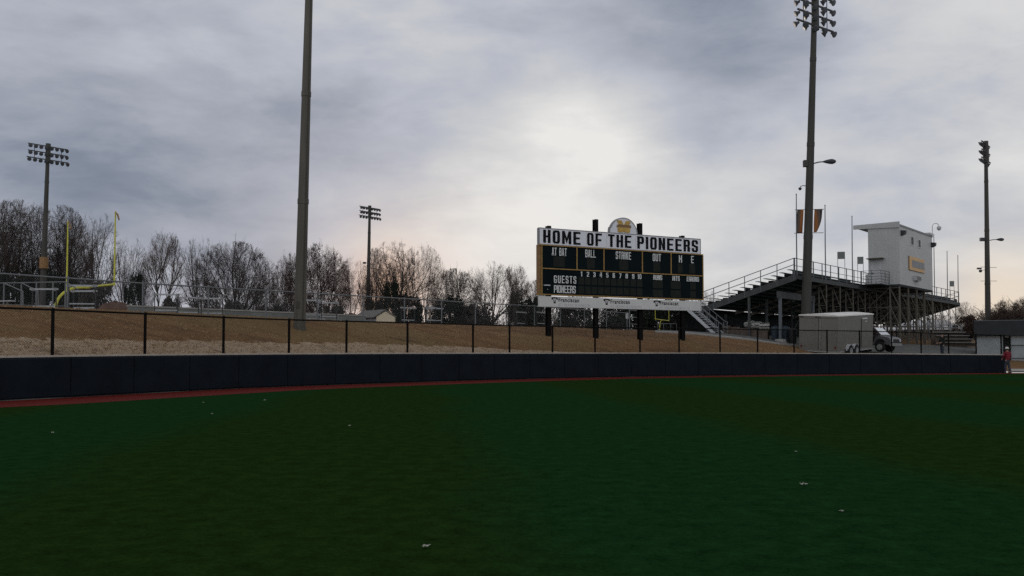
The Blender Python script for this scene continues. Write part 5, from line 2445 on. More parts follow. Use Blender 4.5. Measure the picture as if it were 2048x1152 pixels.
# aluminium bench at the left edge
a = PT(-10, 612, 37)
o = thing("bench", "pale aluminium team bench cut by the left edge behind the silver fence", "bench", (a.x, a.y, 3.05), R(-20))
mb = MB()
mb.span((-1.2, -0.12, 0.42), (1.0, 0.14, 0.47))
mb.build("seat", M["hurdlewhite"], o)
for s in (-0.9, 0.7):
    mb = MB()
    mb.bar((s, 0, 0), (s, 0, 0.42), 0.06)
    mb.bar((s, -0.25, 0.03), (s, 0.3, 0.03), 0.05)
    mb.build("leg", M["galv"], o)


def mound(label, px, py, Y, w, h, seed, m="dirt"):
    a = PT(px, py, Y)
    g = random.Random(seed)
    mb = MB()
    n, k = 18, 6
    for j in range(k + 1):
        f = j / k
        for i in range(n):
            an = 2 * math.pi * i / n
            r_ = w * math.cos(f * math.pi / 2) * (1 + g.uniform(-0.14, 0.14)) + 0.02
            mb.v.append((r_ * math.cos(an), r_ * math.sin(an) * 0.8, h * math.sin(f * math.pi / 2) * (1 + g.uniform(-0.1, 0.08)) - 0.05))
    for j in range(k):
        for i in range(n):
            i2 = (i + 1) % n
            mb.f.append((j * n + i, j * n + i2, (j + 1) * n + i2, (j + 1) * n + i))
    mb.f.append(tuple(k * n + i for i in range(n)))
    o = mb.build("dirt_pile", M[m], None, (a.x, a.y, 3.05), smooth=True)
    return tag(o, label, "dirt pile", "piles of dirt behind the silver fence")


mound("reddish brown dirt pile right of the yellow goal post behind the silver fence", 232, 605, 50, 1.3, 1.22, 4)
mound("low brown dirt pile in front of the cream gabled shed", 702, 632, 56, 0.75, 0.85, 5)

# cream shed beyond
a = PT(771, 634, 95)
o = thing("shed", "cream gabled shed with long grey brown roof behind the silver fence", "shed", (a.x, a.y, 3.05), R(-14))
za = 1.3 + 87.5 * 95 / FPX - 3.05
ze = 1.3 + 75 * 95 / FPX - 3.05
hw = 1.05
mb = MB()
mb.prism([(-hw, 0), (hw, 0), (hw, ze), (0, za - 0.12), (-hw, ze)], 0, 0.2)
gb = mb.build("gable_wall", M["cream"], o)
# roof runs away to the left: build as two slopes
mb = MB()
Lr = 6.0
back = Vector((-3.7, 2.6, 0))
for s in (-1, 1):
    p0 = Vector((0, -0.12, za))
    p1 = Vector((s * (hw + 0.25), -0.12, ze - 0.12))
    up = Vector((0, 0, 0.1))
    vs = [p0, p1, p1 + back, p0 + back, p0 + up, p1 + up, p1 + back + up, p0 + back + up]
    mb.add(vs, [(0, 1, 2, 3), (7, 6, 5, 4), (0, 4, 5, 1), (1, 5, 6, 2), (2, 6, 7, 3), (3, 7, 4, 0)])
mb.build("roof", M["shingle"], o)
mb = MB()
p1 = Vector((-hw, 0.1, 0))
p2 = p1 + back
mb.add([p1, p2, p2 + Vector((0, 0, ze - 0.2)), p1 + Vector((0, 0, ze - 0.2)),
        p1 + Vector((0.1, 0.1, 0)), p2 + Vector((0.1, 0.1, 0)), p2 + Vector((0.1, 0.1, ze - 0.2)), p1 + Vector((0.1, 0.1, ze - 0.2))],
       [(0, 1, 2, 3), (7, 6, 5, 4), (0, 4, 5, 1), (1, 5, 6, 2), (2, 6, 7, 3), (3, 7, 4, 0)])
mb.build("side_wall", M["roofgrey"], o)

# white notice on a post under the scoreboard
a = PT(1254, 632, 72)
o = thing("notice_board", "narrow white notice sign on a thin post seen beneath the scoreboard", "sign", (a.x, a.y, 3.05), 0)
z0, z1 = PT(1254, 637.5, 72).z - 3.05, PT(1254, 626, 72).z - 3.05
mb = MB()
mb.span((-0.1, -0.02, z0), (0.1, 0.02, z1))
mb.build("panel", M["white"], o)
mb = MB()
mb.tube([(0, 0.05, 0), (0, 0.05, z1 - 0.05)], 0.025, 6)
mb.build("post", M["galv"], o)

# low barrier under the scoreboard, right of the far goal
a = PT(1318, 650, 74)
o = thing("barrier", "low pale pipe barrier seen beneath the right part of the scoreboard", "barrier", (a.x, a.y, 3.05), R(5))
z1 = PT(1330, 647.5, 74).z - 3.05
mb = MB()
mb.tube([(-0.1, 0, 0), (-0.1, 0, z1), (1.5, 0, z1), (1.5, 0, 0)], 0.03, 6)
mb.tube([(0.4, 0, 0), (0.4, 0, z1)], 0.025, 6)
mb.tube([(1.0, 0, 0), (1.0, 0, z1)], 0.025, 6)
mb.build("rail", M["galv"], o)

# ------------------------------------------------------------------ clutter under the stands
a = gw(0.15, 1.75)


def at_px(px, Y):
    u_ = (px - 1024) / FPX
    return Vector((u_ * Y, Y, ground_z(u_ * Y, Y) + 0.05))


p0, p1 = at_px(1444, 70.5), at_px(1536, 67.9)
dv = Vector((p1.x - p0.x, p1.y - p0.y, 0))
o = thing("board_screen", "low dark brown board screen on the concrete under the grandstand's near end", "screen", p0, math.atan2(dv.y, dv.x))
mb = MB()
sl = (p1.z - p0.z) / dv.length
for k in range(5):
    x0, x1 = dv.length * k / 5, dv.length * (k + 1) / 5 - 0.03
    z = sl * (x0 + x1) / 2
    mb.span((x0, 0, z - 0.1), (x1, 0.06, z + 0.62))
mb.build("board", M["brick"], o)
mb = MB()
for k in range(6):
    x0 = dv.length * k / 5
    mb.span((x0 - 0.05, 0.063, sl * x0 - 0.1), (x0 + 0.05, 0.14, sl * x0 + 0.6))
mb.build("stake", M["black"], o)


def trash_bin(label, px, Y, m, h=1.0, r_=0.3):
    p = at_px(px, Y)
    o = thing("trash_bin", label, "trash bin", p, rnd.uniform(0, 1), "bins under the grandstand")
    mb = MB()
    mb.lathe([(r_ * 0.82, 0), (r_, h * 0.85), (r_ * 1.05, h * 0.86), (r_ * 1.05, h * 0.9), (r_ * 0.98, h * 0.9)], 16)
    mb.build("body", m, o)
    mb = MB()
    mb.lathe([(r_ * 1.08, h * 0.902), (r_ * 1.0, h * 1.0), (r_ * 0.45, h * 1.08), (0.05, h * 1.1)], 16)
    mb.build("lid", m, o)


trash_bin("dark blue trash bin left of the grey column under the grandstand", 1550, 67.6, M["bin"])
trash_bin("dark blue trash bin just right of the grey column under the grandstand", 1571, 67.8, M["bin"], 1.1, 0.32)
trash_bin("black trash bin between the grey column and the trailer", 1585, 67.2, M["binblack"], 1.05, 0.34)
for i, (px, Y, lab) in enumerate(((1499, 70.2, "pale grey roll of matting behind the brown boards, leftmost of three"),
                                  (1513, 69.8, "pale grey roll of matting behind the brown boards, middle of three"),
                                  (1529, 69.4, "pale grey roll of matting behind the brown boards, rightmost of three"))):
    p = at_px(px, Y)
    o = thing("mat_roll", lab, "mat", p, R(30 + 20 * i), "rolls of matting under the grandstand")
    mb = MB()
    pts = []
    for k in range(34):
        a_ = 0.42 * k
        r_ = 0.06 + 0.0068 * k
        pts.append((r_ * math.cos(a_), r_ * math.sin(a_)))
    for (x, z), (x2, z2) in zip(pts, pts[1:]):
        mb.bar((x, 0, z + 0.32 + 0.55), (x2, 0, z2 + 0.32 + 0.55), 0.75, 0.028)
    mb.build("matting", M["mat"], o)
    mb = MB()
    mb.span((-0.3, -0.35, 0), (0.3, 0.35, 0.55))
    mb.build("crate", M["brick"], o)

# ------------------------------------------------------------------ litter on the turf
lit = [(852, 1097, 0.036, "crumpled dirty white scrap of paper nearest the camera on the turf"),
       (1607, 972, 0.05, "bent white scrap of paper alone on the turf below the trailer"),
       (105, 867, 0.035, "small pale scrap on the blue-green turf at the left"),
       (530, 802, 0.06, "pale scrap on the turf just below the red track, the larger of three there"),
       (424, 829, 0.04, "tiny pale scrap on the turf below the red track, farthest from the wall of three"),
       (406, 806, 0.035, "tiny pale scrap on the turf edge close under the red track"),
       (699, 853, 0.035, "small pale scrap on the dark olive turf below the thick pole"),
       (1683, 1025, 0.022, "faint flat scrap on the turf to the lower right of the bent white one"),
       (1592, 905, 0.024, "tiny pale speck of litter on the turf above the bent white scrap")]
for i, (px, py, s, lab) in enumerate(lit):
    d = ray(px, py)
    k = -EYE / d.z
    g = random.Random(i + 20)
    mb = MB()
    n = 4
    for a_ in range(n + 1):
        for b_ in range(n + 1):
            s_ = s * 0.62
            mb.v.append(((a_ / n - 0.5) * 2 * s_ + g.uniform(-0.2, 0.2) * s, (b_ / n - 0.5) * 1.3 * s_ + g.uniform(-0.2, 0.2) * s,
                         0.012 + s * 0.55 * abs(math.sin(a_ * 1.9 + i)) * g.uniform(0.5, 1.0)))
    for a_ in range(n):
        for b_ in range(n):
            q = a_ * (n + 1) + b_
            mb.f.append((q, q + n + 1, q + n + 2, q + 1))
    o = mb.build("paper_scrap", M["litter"], None, (d.x * k, d.y * k, 0.0))
    so = o.modifiers.new("thick", "SOLIDIFY")
    so.thickness = 0.004
    tag(o, lab, "litter", "white scraps on the turf")


# ------------------------------------------------------------------ trees
class TreeBuf:
    def __init__(self):
        self.v, self.f = [], []

    def seg(self, p, q, r0, r1, n):
        dx, dy, dz = q[0] - p[0], q[1] - p[1], q[2] - p[2]
        ln = math.sqrt(dx * dx + dy * dy + dz * dz) or 1e-6
        dx, dy, dz = dx / ln, dy / ln, dz / ln
        if abs(dz) < 0.9:
            sx_, sy_, sz_ = dy, -dx, 0.0
        else:
            sx_, sy_, sz_ = 0.0, dz, -dy
        l2 = math.sqrt(sx_ * sx_ + sy_ * sy_ + sz_ * sz_) or 1e-6
        sx_, sy_, sz_ = sx_ / l2, sy_ / l2, sz_ / l2
        ux, uy, uz = sy_ * dz - sz_ * dy, sz_ * dx - sx_ * dz, sx_ * dy - sy_ * dx
        o = len(self.v)
        for (b, r_) in ((p, r0), (q, r1)):
            for k in range(n):
                a = 2 * math.pi * k / n
                c, s = math.cos(a) * r_, math.sin(a) * r_
                self.v.append((b[0] + sx_ * c + ux * s, b[1] + sy_ * c + uy * s, b[2] + sz_ * c + uz * s))
        for k in range(n):
            k2 = (k + 1) % n
            self.f.append((o + k, o + k2, o + n + k2, o + n + k))


def norm(v):
    l = math.sqrt(v[0] ** 2 + v[1] ** 2 + v[2] ** 2) or 1e-6
    return (v[0] / l, v[1] / l, v[2] / l)


def make_tree(seed, H, trunk=0.3, limbs=6, ang=(18, 50), limb=0.62, kids=(7, 6, 6, 3), up=0.3, wood=1.0, angle=40, twig=0.014, stems=1, leaves=0, leader=True, wide=0.36, low=0.12):
    """Bare deciduous tree: a short trunk forks into limbs, which branch down to fine twigs."""
    g = random.Random(seed)
    big, fine = TreeBuf(), TreeBuf()
    tips = []

    ez, ec, ew = H * (1 - low) / 2, H * (1 + low) / 2, H * wide

    def reach(p, d):
        """Distance from p along d to the crown's envelope."""
        px_, py_, pz_ = p[0] / ew, p[1] / ew, (p[2] - ec) / ez
        dx_, dy_, dz_ = d[0] / ew, d[1] / ew, d[2] / ez
        A = dx_ * dx_ + dy_ * dy_ + dz_ * dz_
        B = px_ * dx_ + py_ * dy_ + pz_ * dz_
        C = px_ * px_ + py_ * py_ + pz_ * pz_ - 1
        q = B * B - A * C
        if q <= 0:
            return 0.0
        return max(0.0, (-B + math.sqrt(q)) / A)

    def turn(dd, an, az):
        if abs(dd[2]) < 0.9:
            s = norm((dd[1], -dd[0], 0))
        else:
            s = norm((0, dd[2], -dd[1]))
        u_ = (s[1] * dd[2] - s[2] * dd[1], s[2] * dd[0] - s[0] * dd[2], s[0] * dd[1] - s[1] * dd[0])
        ca, sa = math.cos(an), math.sin(an)
        cz, sz_ = math.cos(az), math.sin(az)
        return norm(tuple(dd[j] * ca + (s[j] * cz + u_[j] * sz_) * sa for j in range(3)))

    def grow(p, d, ln, r0, lev):
        ns = (6, 5, 3, 2, 2, 1)[lev]
        pts, dirs = [p], [d]
        w = (0.05, 0.13, 0.2, 0.22, 0.25, 0.2)[lev]
        for i in range(ns):
            d = norm((d[0] + g.uniform(-w, w), d[1] + g.uniform(-w, w), d[2] + g.uniform(-w, w) * 0.7 + up * (0.16 if lev == 1 else 0.08) * (lev > 0)))
            p = (p[0] + d[0] * ln / ns, p[1] + d[1] * ln / ns, p[2] + d[2] * ln / ns)
            pts.append(p)
            dirs.append(d)
        r1 = max(twig * 0.55, r0 * (0.8 if lev == 0 else 0.32))
        buf = big if lev <= 1 else fine
        n = (8, 6, 4, 3, 3, 3)[lev]
        for i in range(ns):
            a, b = i / ns, (i + 1) / ns
            buf.seg(pts[i], pts[i + 1], r0 + (r1 - r0) * a, r0 + (r1 - r0) * b, n)
        if lev == 0:
            for c in range(limbs):
                f = 1.0 if c < 3 else g.uniform(0.55, 0.97)
                i = min(ns - 1, int(f * ns))
                fr_ = f * ns - i
                q = tuple(pts[i][j] + (pts[i + 1][j] - pts[i][j]) * fr_ for j in range(3))
                an = R(g.uniform(*ang)) * (1.0 if c else 0.35 if leader else 0.8)
                az = 2 * math.pi * c / max(1, limbs) * 1.0 + g.uniform(-0.5, 0.5)
                nd = turn(dirs[-1], an, az)
                grow(q, nd, max(H * 0.15, reach(q, nd) * g.uniform(0.84, 1.0)), r1 * (0.72 if c < 2 else 0.55), 1)
            return
        if lev > len(kids):
            tips.append(pts[-1])
            return
        k = kids[lev - 1]
        for c in range(k):
            f = 0.2 + 0.8 * ((c + g.uniform(0.15, 0.85)) / k)
            if c == k - 1:
                f = 1.0
            i = min(ns - 1, int(f * ns))
            fr_ = f * ns - i
            q = tuple(pts[i][j] + (pts[i + 1][j] - pts[i][j]) * fr_ for j in range(3))
            an = R(angle * g.uniform(0.6, 1.25)) * (0.4 if c == k - 1 else 1.0)
            nd = turn(dirs[i + 1], an, g.uniform(0, 2 * math.pi))
            nd = norm((nd[0], nd[1], nd[2] + up * 0.25))
            l2 = ln * g.uniform(0.4, 0.62) * (1.15 - 0.35 * f)
            if lev < 5:
                l2 = min(l2, max(ln * 0.12, reach(q, nd) * g.uniform(0.82, 1.03)))
            rr = r0 + (r1 - r0) * f
            grow(q, nd, l2, max(twig, rr * 0.55), lev + 1)

    for s in range(stems):
        if stems == 1:
            d0 = (g.uniform(-0.04, 0.04), g.uniform(-0.04, 0.04), 1)
            p = (0, 0, -0.2)
        else:
            a = 2 * math.pi * s / stems + g.uniform(-0.3, 0.3)
            d0 = norm((math.cos(a) * 0.13, math.sin(a) * 0.13, 1))
            p = (math.cos(a) * 0.35, math.sin(a) * 0.35, -0.2)
        grow(p, d0, H * trunk * g.uniform(0.9, 1.1), H * 0.02 * wood / (stems ** 0.4), 0)
    zs = sorted(v[2] for v in fine.v)
    k = H / zs[int(len(zs) * 0.998)]
    for bf in (big, fine):
        bf.v = [(x * k, y * k, z * k) for x, y, z in bf.v]
    tips = [(x * k, y * k, z * k) for x, y, z in tips]
    mx_ = sum(v[0] for v in fine.v) / len(fine.v)
    my_ = sum(v[1] for v in fine.v) / len(fine.v)
    cz_ = sum(v[2] for v in fine.v) / len(fine.v)

    def ctr(v):
        f = min(1.3, max(0.0, v[2] / cz_))
        return (v[0] - mx_ * f, v[1] - my_ * f, v[2])
    big.v = [ctr(v) for v in big.v]
    fine.v = [ctr(v) for v in fine.v]
    tips = [ctr(v) for v in tips]
    xs = sorted(abs(v[0]) for v in fine.v)
    half = xs[int(len(xs) * 0.985)]
    if leaves:
        for p in g.sample(tips, min(len(tips), leaves)):
            for _ in range(2):
                q = tuple(c + g.uniform(-0.25, 0.25) for c in p)
                a = [g.uniform(-0.09, 0.09) for _ in range(6)]
                o = len(fine.v)
                fine.v += [q, (q[0] + a[0], q[1] + a[1], q[2] + a[2] - 0.06), (q[0] + a[3], q[1] + a[4], q[2] + a[5] + 0.06)]
                fine.f.append((o, o + 1, o + 2))
    return big, fine, H, half


def to_mesh(name, buf, m):
    me = bpy.data.meshes.new(name)
    me.from_pydata(buf.v, [], buf.f)
    me.update()
    me.materials.append(m)
    return me


KINDS = {}


def kind(name, m_trunk, m_twig, **kw):
    a, b, H, half = make_tree(**kw)
    KINDS[name] = (to_mesh("trunk", a, m_trunk), to_mesh("crown", b, m_twig), H, half)


kind("dense1", M["bark"], M["twig"], seed=11, H=17, trunk=0.2, limbs=11, ang=(10, 58), kids=(8, 7, 6, 3), up=0.22, angle=40, twig=0.015, wide=0.32, low=0.05)
kind("dense2", M["bark"], M["twig"], seed=23, H=17, trunk=0.18, stems=2, limbs=6, ang=(10, 52), kids=(8, 7, 6, 3), up=0.25, angle=40, twig=0.015, wide=0.34, low=0.08)
kind("round", M["bark"], M["twig"], seed=31, H=15, trunk=0.16, limbs=20, ang=(8, 88), kids=(10, 7, 6, 3), up=0.1, angle=36, wood=1.15, twig=0.0135, wide=0.56, low=0.0)
kind("slender", M["bark"], M["twigpale"], seed=42, H=15, trunk=0.55, stems=2, limbs=12, ang=(18, 44), kids=(6, 5, 4, 3), up=0.4, angle=30, wood=0.7, twig=0.010, wide=0.26, low=0.12)
kind("vase", M["bark"], M["twig"], seed=57, H=15, trunk=0.26, limbs=8, ang=(14, 56), kids=(8, 6, 5, 3), up=0.22, angle=40, wood=1.1, twig=0.0105, wide=0.42, low=0.15)
kind("open", M["bark"], M["twigred"], seed=64, H=14, trunk=0.2, stems=2, limbs=6, ang=(12, 66), kids=(8, 6, 6, 3), up=0.2, angle=44, wood=0.9, twig=0.0105, wide=0.46, low=0.06)
kind("leafy", M["bark"], M["leafbrown"], seed=75, H=14, trunk=0.18, limbs=12, ang=(12, 78), kids=(8, 7, 6, 4), up=0.12, angle=46, twig=0.016, leaves=3600, wide=0.45, low=0.03)
kind("pale", M["twigpale"], M["twigpale"], seed=83, H=12, trunk=0.22, limbs=8, ang=(12, 66), kids=(8, 6, 6, 3), up=0.2, angle=44, wood=0.8, twig=0.0105, wide=0.45, low=0.08)

trees = [
    # px, depth, top row, crown width px, kind, rotation, label
    (-45, 112, 405, 150, "dense2", 10, "dense dark bare tree cut by the left edge, behind the pipe railing"),
    (22, 115, 398, 150, "dense1", 40, "tall dense dark bare tree nearest the left edge, crown top highest of the row"),
    (70, 119, 409, 130, "dense2", 130, "dense bare tree left of the light pole with the brown pad"),
    (126, 123, 410, 120, "dense1", 220, "dense dark bare tree between the light pole and the left goal upright"),
    (186, 118, 427, 115, "vase", 15, "dark bare tree standing between the two yellow goal uprights"),
    (152, 122, 470, 90, "round", 200, "lower bare tree behind the left yellow goal upright"),
    (250, 116, 474, 84, "vase", 70, "lower spreading bare tree right of the yellow goal post"),
    (284, 130, 545, 50, "open", 95, "small bushy bare tree filling the gap left of the slender stemmed tree"),
    (324, 106, 456, 84, "slender", 0, "slender two-stemmed bare tree alone against the sky, right of the goal post"),
    (398, 112, 472, 92, "vase", 100, "airy bare tree leaning beside the dense round one"),
    (474, 115, 466, 165, "round", 60, "dense round dark bare tree, broadest left of the thick pole"),
    (540, 128, 530, 92, "pale", 170, "low wide bare tree with drooping limbs between round tree and thick pole"),
    (585, 112, 500, 80, "leafy", 20, "brown leafed tree just left of the thick pole"),
    (641, 107, 483, 125, "leafy", 140, "reddish brown tree half hidden by the thick pole, still holding leaves"),
    (702, 122, 513, 80, "open", 260, "thin bare tree left of the middle distant light pole"),
    (752, 110, 496, 80, "dense2", 300, "bare tree right behind the middle distant light pole"),
    (796, 106, 480, 135, "vase", 190, "tallest bare tree right of the middle light pole, wide forked crown"),
    (846, 112, 487, 105, "open", 30, "tall bare tree with reddish twigs second right of the middle light pole"),
    (905, 118, 526, 108, "round", 250, "low rounded bare tree halfway between middle light pole and scoreboard"),
    (985, 115, 523, 112, "vase", 310, "fan-shaped bare tree left of the scoreboard with upright limbs"),
    (1033, 111, 522, 60, "slender", 120, "narrow bare tree next to the scoreboard, dark ivy at its foot"),
    (1066, 122, 550, 70, "round", 340, "small bare tree touching the left edge of the scoreboard"),
    (1170, 125, 575, 100, "open", 200, "bare tree mostly hidden behind the scoreboard"),
    (1418, 135, 580, 50, "pale", 50, "small pale bare tree under the grandstand's sloping rail beside the scoreboard"),
    (1940, 128, 602, 72, "pale", 110, "pale bare tree between the grandstand's far end and the slim dark pole"),
    (2016, 116, 597, 70, "leafy", 75, "reddish dense tree behind the dugout roof right of the slim pole"),
    (2062, 112, 586, 80, "leafy", 290, "reddish dense tree cut by the right edge behind the dugout"),
    (1880, 150, 628, 60, "pale", 200, "faint pale bare tree low under the grandstand's far overhang"),
]
for px, D, py, wpx, kd, rz, lab in trees:
    tr, cr, H0, half0 = KINDS[kd]
    p = PT(px, 640, D)
    gz = 3.0
    zt_ = PT(px, py, D).z
    H = zt_ - gz
    hw = wpx * D / FPX / 2
    o = thing("tree", lab, "tree", (p.x, p.y, gz - 0.1), R(rz), "bare winter trees beyond the football field")
    sxy = hw / half0
    o.scale = (sxy, sxy, H / H0)
    for nm, me in (("trunk", tr), ("crown", cr)):
        c = bpy.data.objects.new(nm, me)
        COL.objects.link(c)
        c.parent = o


# evergreens, hedges and brush
def leaf_blob(seed, rx, rz_, n, leaf, cone=False, trunk=True):
    g = random.Random(seed)
    v, f = [], []
    clumps = []
    for _ in range(26):
        a = g.uniform(0, 2 * math.pi)
        h = g.random()
        rr = (1 - h) ** 0.8 if cone else math.sqrt(max(0.05, 1 - (h * 1.05 - 0.25) ** 2))
        r_ = rr * g.uniform(0.3, 0.95)
        clumps.append((rx * r_ * math.cos(a), rx * r_ * math.sin(a), rz_ * (0.06 + 0.94 * h), g.uniform(0.16, 0.34) * (rx if not cone else rx * 0.8)))
    for _ in range(n):
        c = g.choice(clumps)
        while True:
            q = (g.uniform(-1, 1), g.uniform(-1, 1), g.uniform(-1, 1))
            if q[0] ** 2 + q[1] ** 2 + q[2] ** 2 < 1:
                break
        p = (c[0] + q[0] * c[3], c[1] + q[1] * c[3], max(0.02, c[2] + q[2] * c[3] * 0.9))
        o = len(v)
        s = leaf * g.uniform(0.6, 1.4)
        d1 = norm((g.uniform(-1, 1), g.uniform(-1, 1), g.uniform(-1, 1)))
        d2 = norm((g.uniform(-1, 1), g.uniform(-1, 1), g.uniform(-1, 1)))
        v += [p, tuple(p[j] + d1[j] * s for j in range(3)), tuple(p[j] + (d1[j] + d2[j]) * s for j in range(3)), tuple(p[j] + d2[j] * s for j in range(3))]
        f.append((o, o + 1, o + 2, o + 3))
    return v, f


BL = []
for sd in (1, 2, 3):
    v, f = leaf_blob(sd, 1.0, 1.0, 9000, 0.042)
    me = bpy.data.meshes.new("foliage")
    me.from_pydata(v, [], f)
    BL.append(me)
v, f = leaf_blob(9, 1.0, 1.0, 4800, 0.07, True)
CONE = bpy.data.meshes.new("foliage")
CONE.from_pydata(v, [], f)


def shrub(name, label, px, D, ytop, wpx, me, m, rz=0, cat="shrub", group=None):
    p = PT(px, 640, D)
    H = PT(px, ytop, D).z - 3.0
    hw = wpx * D / FPX / 2
    o = thing(name, label, cat, (p.x, p.y, 3.0), R(rz), group)
    md = me.copy()
    md.materials.append(m)
    c = bpy.data.objects.new("foliage", md)
    COL.objects.link(c)
    c.parent = o
    c.scale = (hw, hw * 0.8, H)
    mb = MB()
    mb.tube([(0, 0, -0.1), (0.03, 0, H * 0.5)], [0.16, 0.06], 6)
    mb.build("stem", M["bark"], o)


G = "dark evergreens and hedges behind the silver fence"
sh = [
    ("evergreen_tree", "dark rounded evergreen tree right of the middle light pole", 783, 104, 580, 48, BL[2], "evergreen"),
    ("evergreen_shrub", "dark hedge clump directly above the cream gabled shed", 750, 112, 606, 70, BL[0], "evergreen"),
    ("evergreen_shrub", "dark hedge clump right of the cream gabled shed", 815, 108, 600, 90, BL[1], "evergreen"),
    ("evergreen_shrub", "dark hedge clump below the low rounded bare tree", 895, 108, 607, 100, BL[2], "evergreen"),
    ("evergreen_shrub", "brownish hedge clump left of the fan-shaped bare tree", 955, 112, 615, 90, BL[0], "brush"),
    ("evergreen_tree", "dark ivy covered evergreen close to the scoreboard's left edge", 1033, 108, 590, 40, BL[0], "brush"),
    ("evergreen_shrub", "dark hedge clump beside the leftmost scoreboard leg", 1065, 104, 605, 80, BL[1], "evergreen"),
    ("evergreen_shrub", "dark hedge clump seen beneath the scoreboard's left half", 1150, 104, 612, 110, BL[2], "evergreen"),
    ("evergreen_shrub", "dark hedge clump seen beneath the scoreboard's middle", 1240, 106, 614, 110, BL[0], "evergreen"),
    ("evergreen_shrub", "distant hedge clump beneath the scoreboard's right end, behind the far goal post", 1335, 142, 611, 150, BL[1], "evergreen"),
    ("evergreen_shrub", "second distant hedge clump behind the far goal post, deeper than its neighbour", 1312, 147, 614, 120, BL[2], "evergreen"),
    ("evergreen_shrub", "third distant hedge clump behind the far goal post, nearest the stair", 1365, 150, 612, 110, BL[0], "evergreen"),
    ("evergreen_shrub", "dark green bush right of the yellow goal post at crossbar height", 268, 92, 566, 62, BL[2], "evergreen"),
    ("evergreen_shrub", "dark bush beside the slender two-stemmed tree's foot", 345, 98, 600, 50, BL[0], "brush"),
    ("evergreen_shrub", "dark undergrowth clump behind the pipe railing at the left edge", 20, 112, 562, 120, BL[1], "evergreen"),
    ("evergreen_shrub", "dark undergrowth clump behind the gooseneck of the yellow goal post", 120, 113, 566, 110, BL[2], "evergreen"),
    ("evergreen_shrub", "dark undergrowth clump under the yellow crossbar", 195, 92, 572, 90, BL[0], "brush"),
    ("evergreen_shrub", "grey brown brush clump under the dense round tree", 470, 104, 610, 90, BL[1], "brush"),
    ("evergreen_shrub", "grey brown brush clump between round tree and thick pole", 545, 108, 622, 90, BL[2], "brush"),
    ("evergreen_shrub", "dark brush clump just right of the thick pole", 660, 104, 616, 80, BL[0], "brush"),
    ("evergreen_shrub", "dark bushes behind the dugout left of the slim pole", 1935, 108, 637, 80, BL[1], "leafbrown"),
    ("evergreen_shrub", "dark bushes behind the dugout roof right of the slim pole", 2010, 106, 628, 90, BL[2], "leafbrown"),
]
for i, (nm, lab, px, D, yt, w, me, m) in enumerate(sh):
    shrub(nm, lab, px, D, yt, w, me, M[m], 40 * i, "evergreen tree" if nm == "evergreen_tree" else "shrub", G)


def far_woods():
    """Far-off belt of brush and bare woods that reads as one mass."""
    g = random.Random(99)
    bf = TreeBuf()
    for _ in range(7000):
        px = g.uniform(-400, 2450)
        D = g.uniform(165, 230)
        u_ = (px - 1024) / FPX
        x, y = u_ * D, D
        hm = 6.0 + 1.4 * math.sin(px * 0.013) + 1.0 * math.sin(px * 0.041 + 1) + g.uniform(-3.2, 1.2)
        hm = max(1.5, hm)
        d = norm((g.uniform(-0.25, 0.25), g.uniform(-0.25, 0.25), 1))
        p = (x, y, 2.6)
        q = (x + d[0] * hm, y + d[1] * hm, 2.6 + hm)
        bf.seg(p, q, 0.09, 0.02, 3)
        for _k in range(7):
            f = g.uniform(0.25, 0.95)
            a = (p[0] + (q[0] - p[0]) * f, p[1] + (q[1] - p[1]) * f, p[2] + (q[2] - p[2]) * f)
            e = norm((g.uniform(-1, 1), g.uniform(-1, 1), g.uniform(0.2, 1.1)))
            l_ = hm * 0.28
            bf.seg(a, (a[0] + e[0] * l_, a[1] + e[1] * l_, a[2] + e[2] * l_), 0.045, 0.012, 3)
    me = to_mesh("distant_woods", bf, M["brush"])
    o = bpy.data.objects.new("distant_woods", me)
    COL.objects.link(o)
    o["label"] = "low belt of bare woods and brush far beyond the football field"
    o["category"] = "woods"
    o["kind"] = "stuff"


far_woods()


# ------------------------------------------------------------------ sky
SUN_EL, SUN_AZ = R(4.5), R(-7.5)


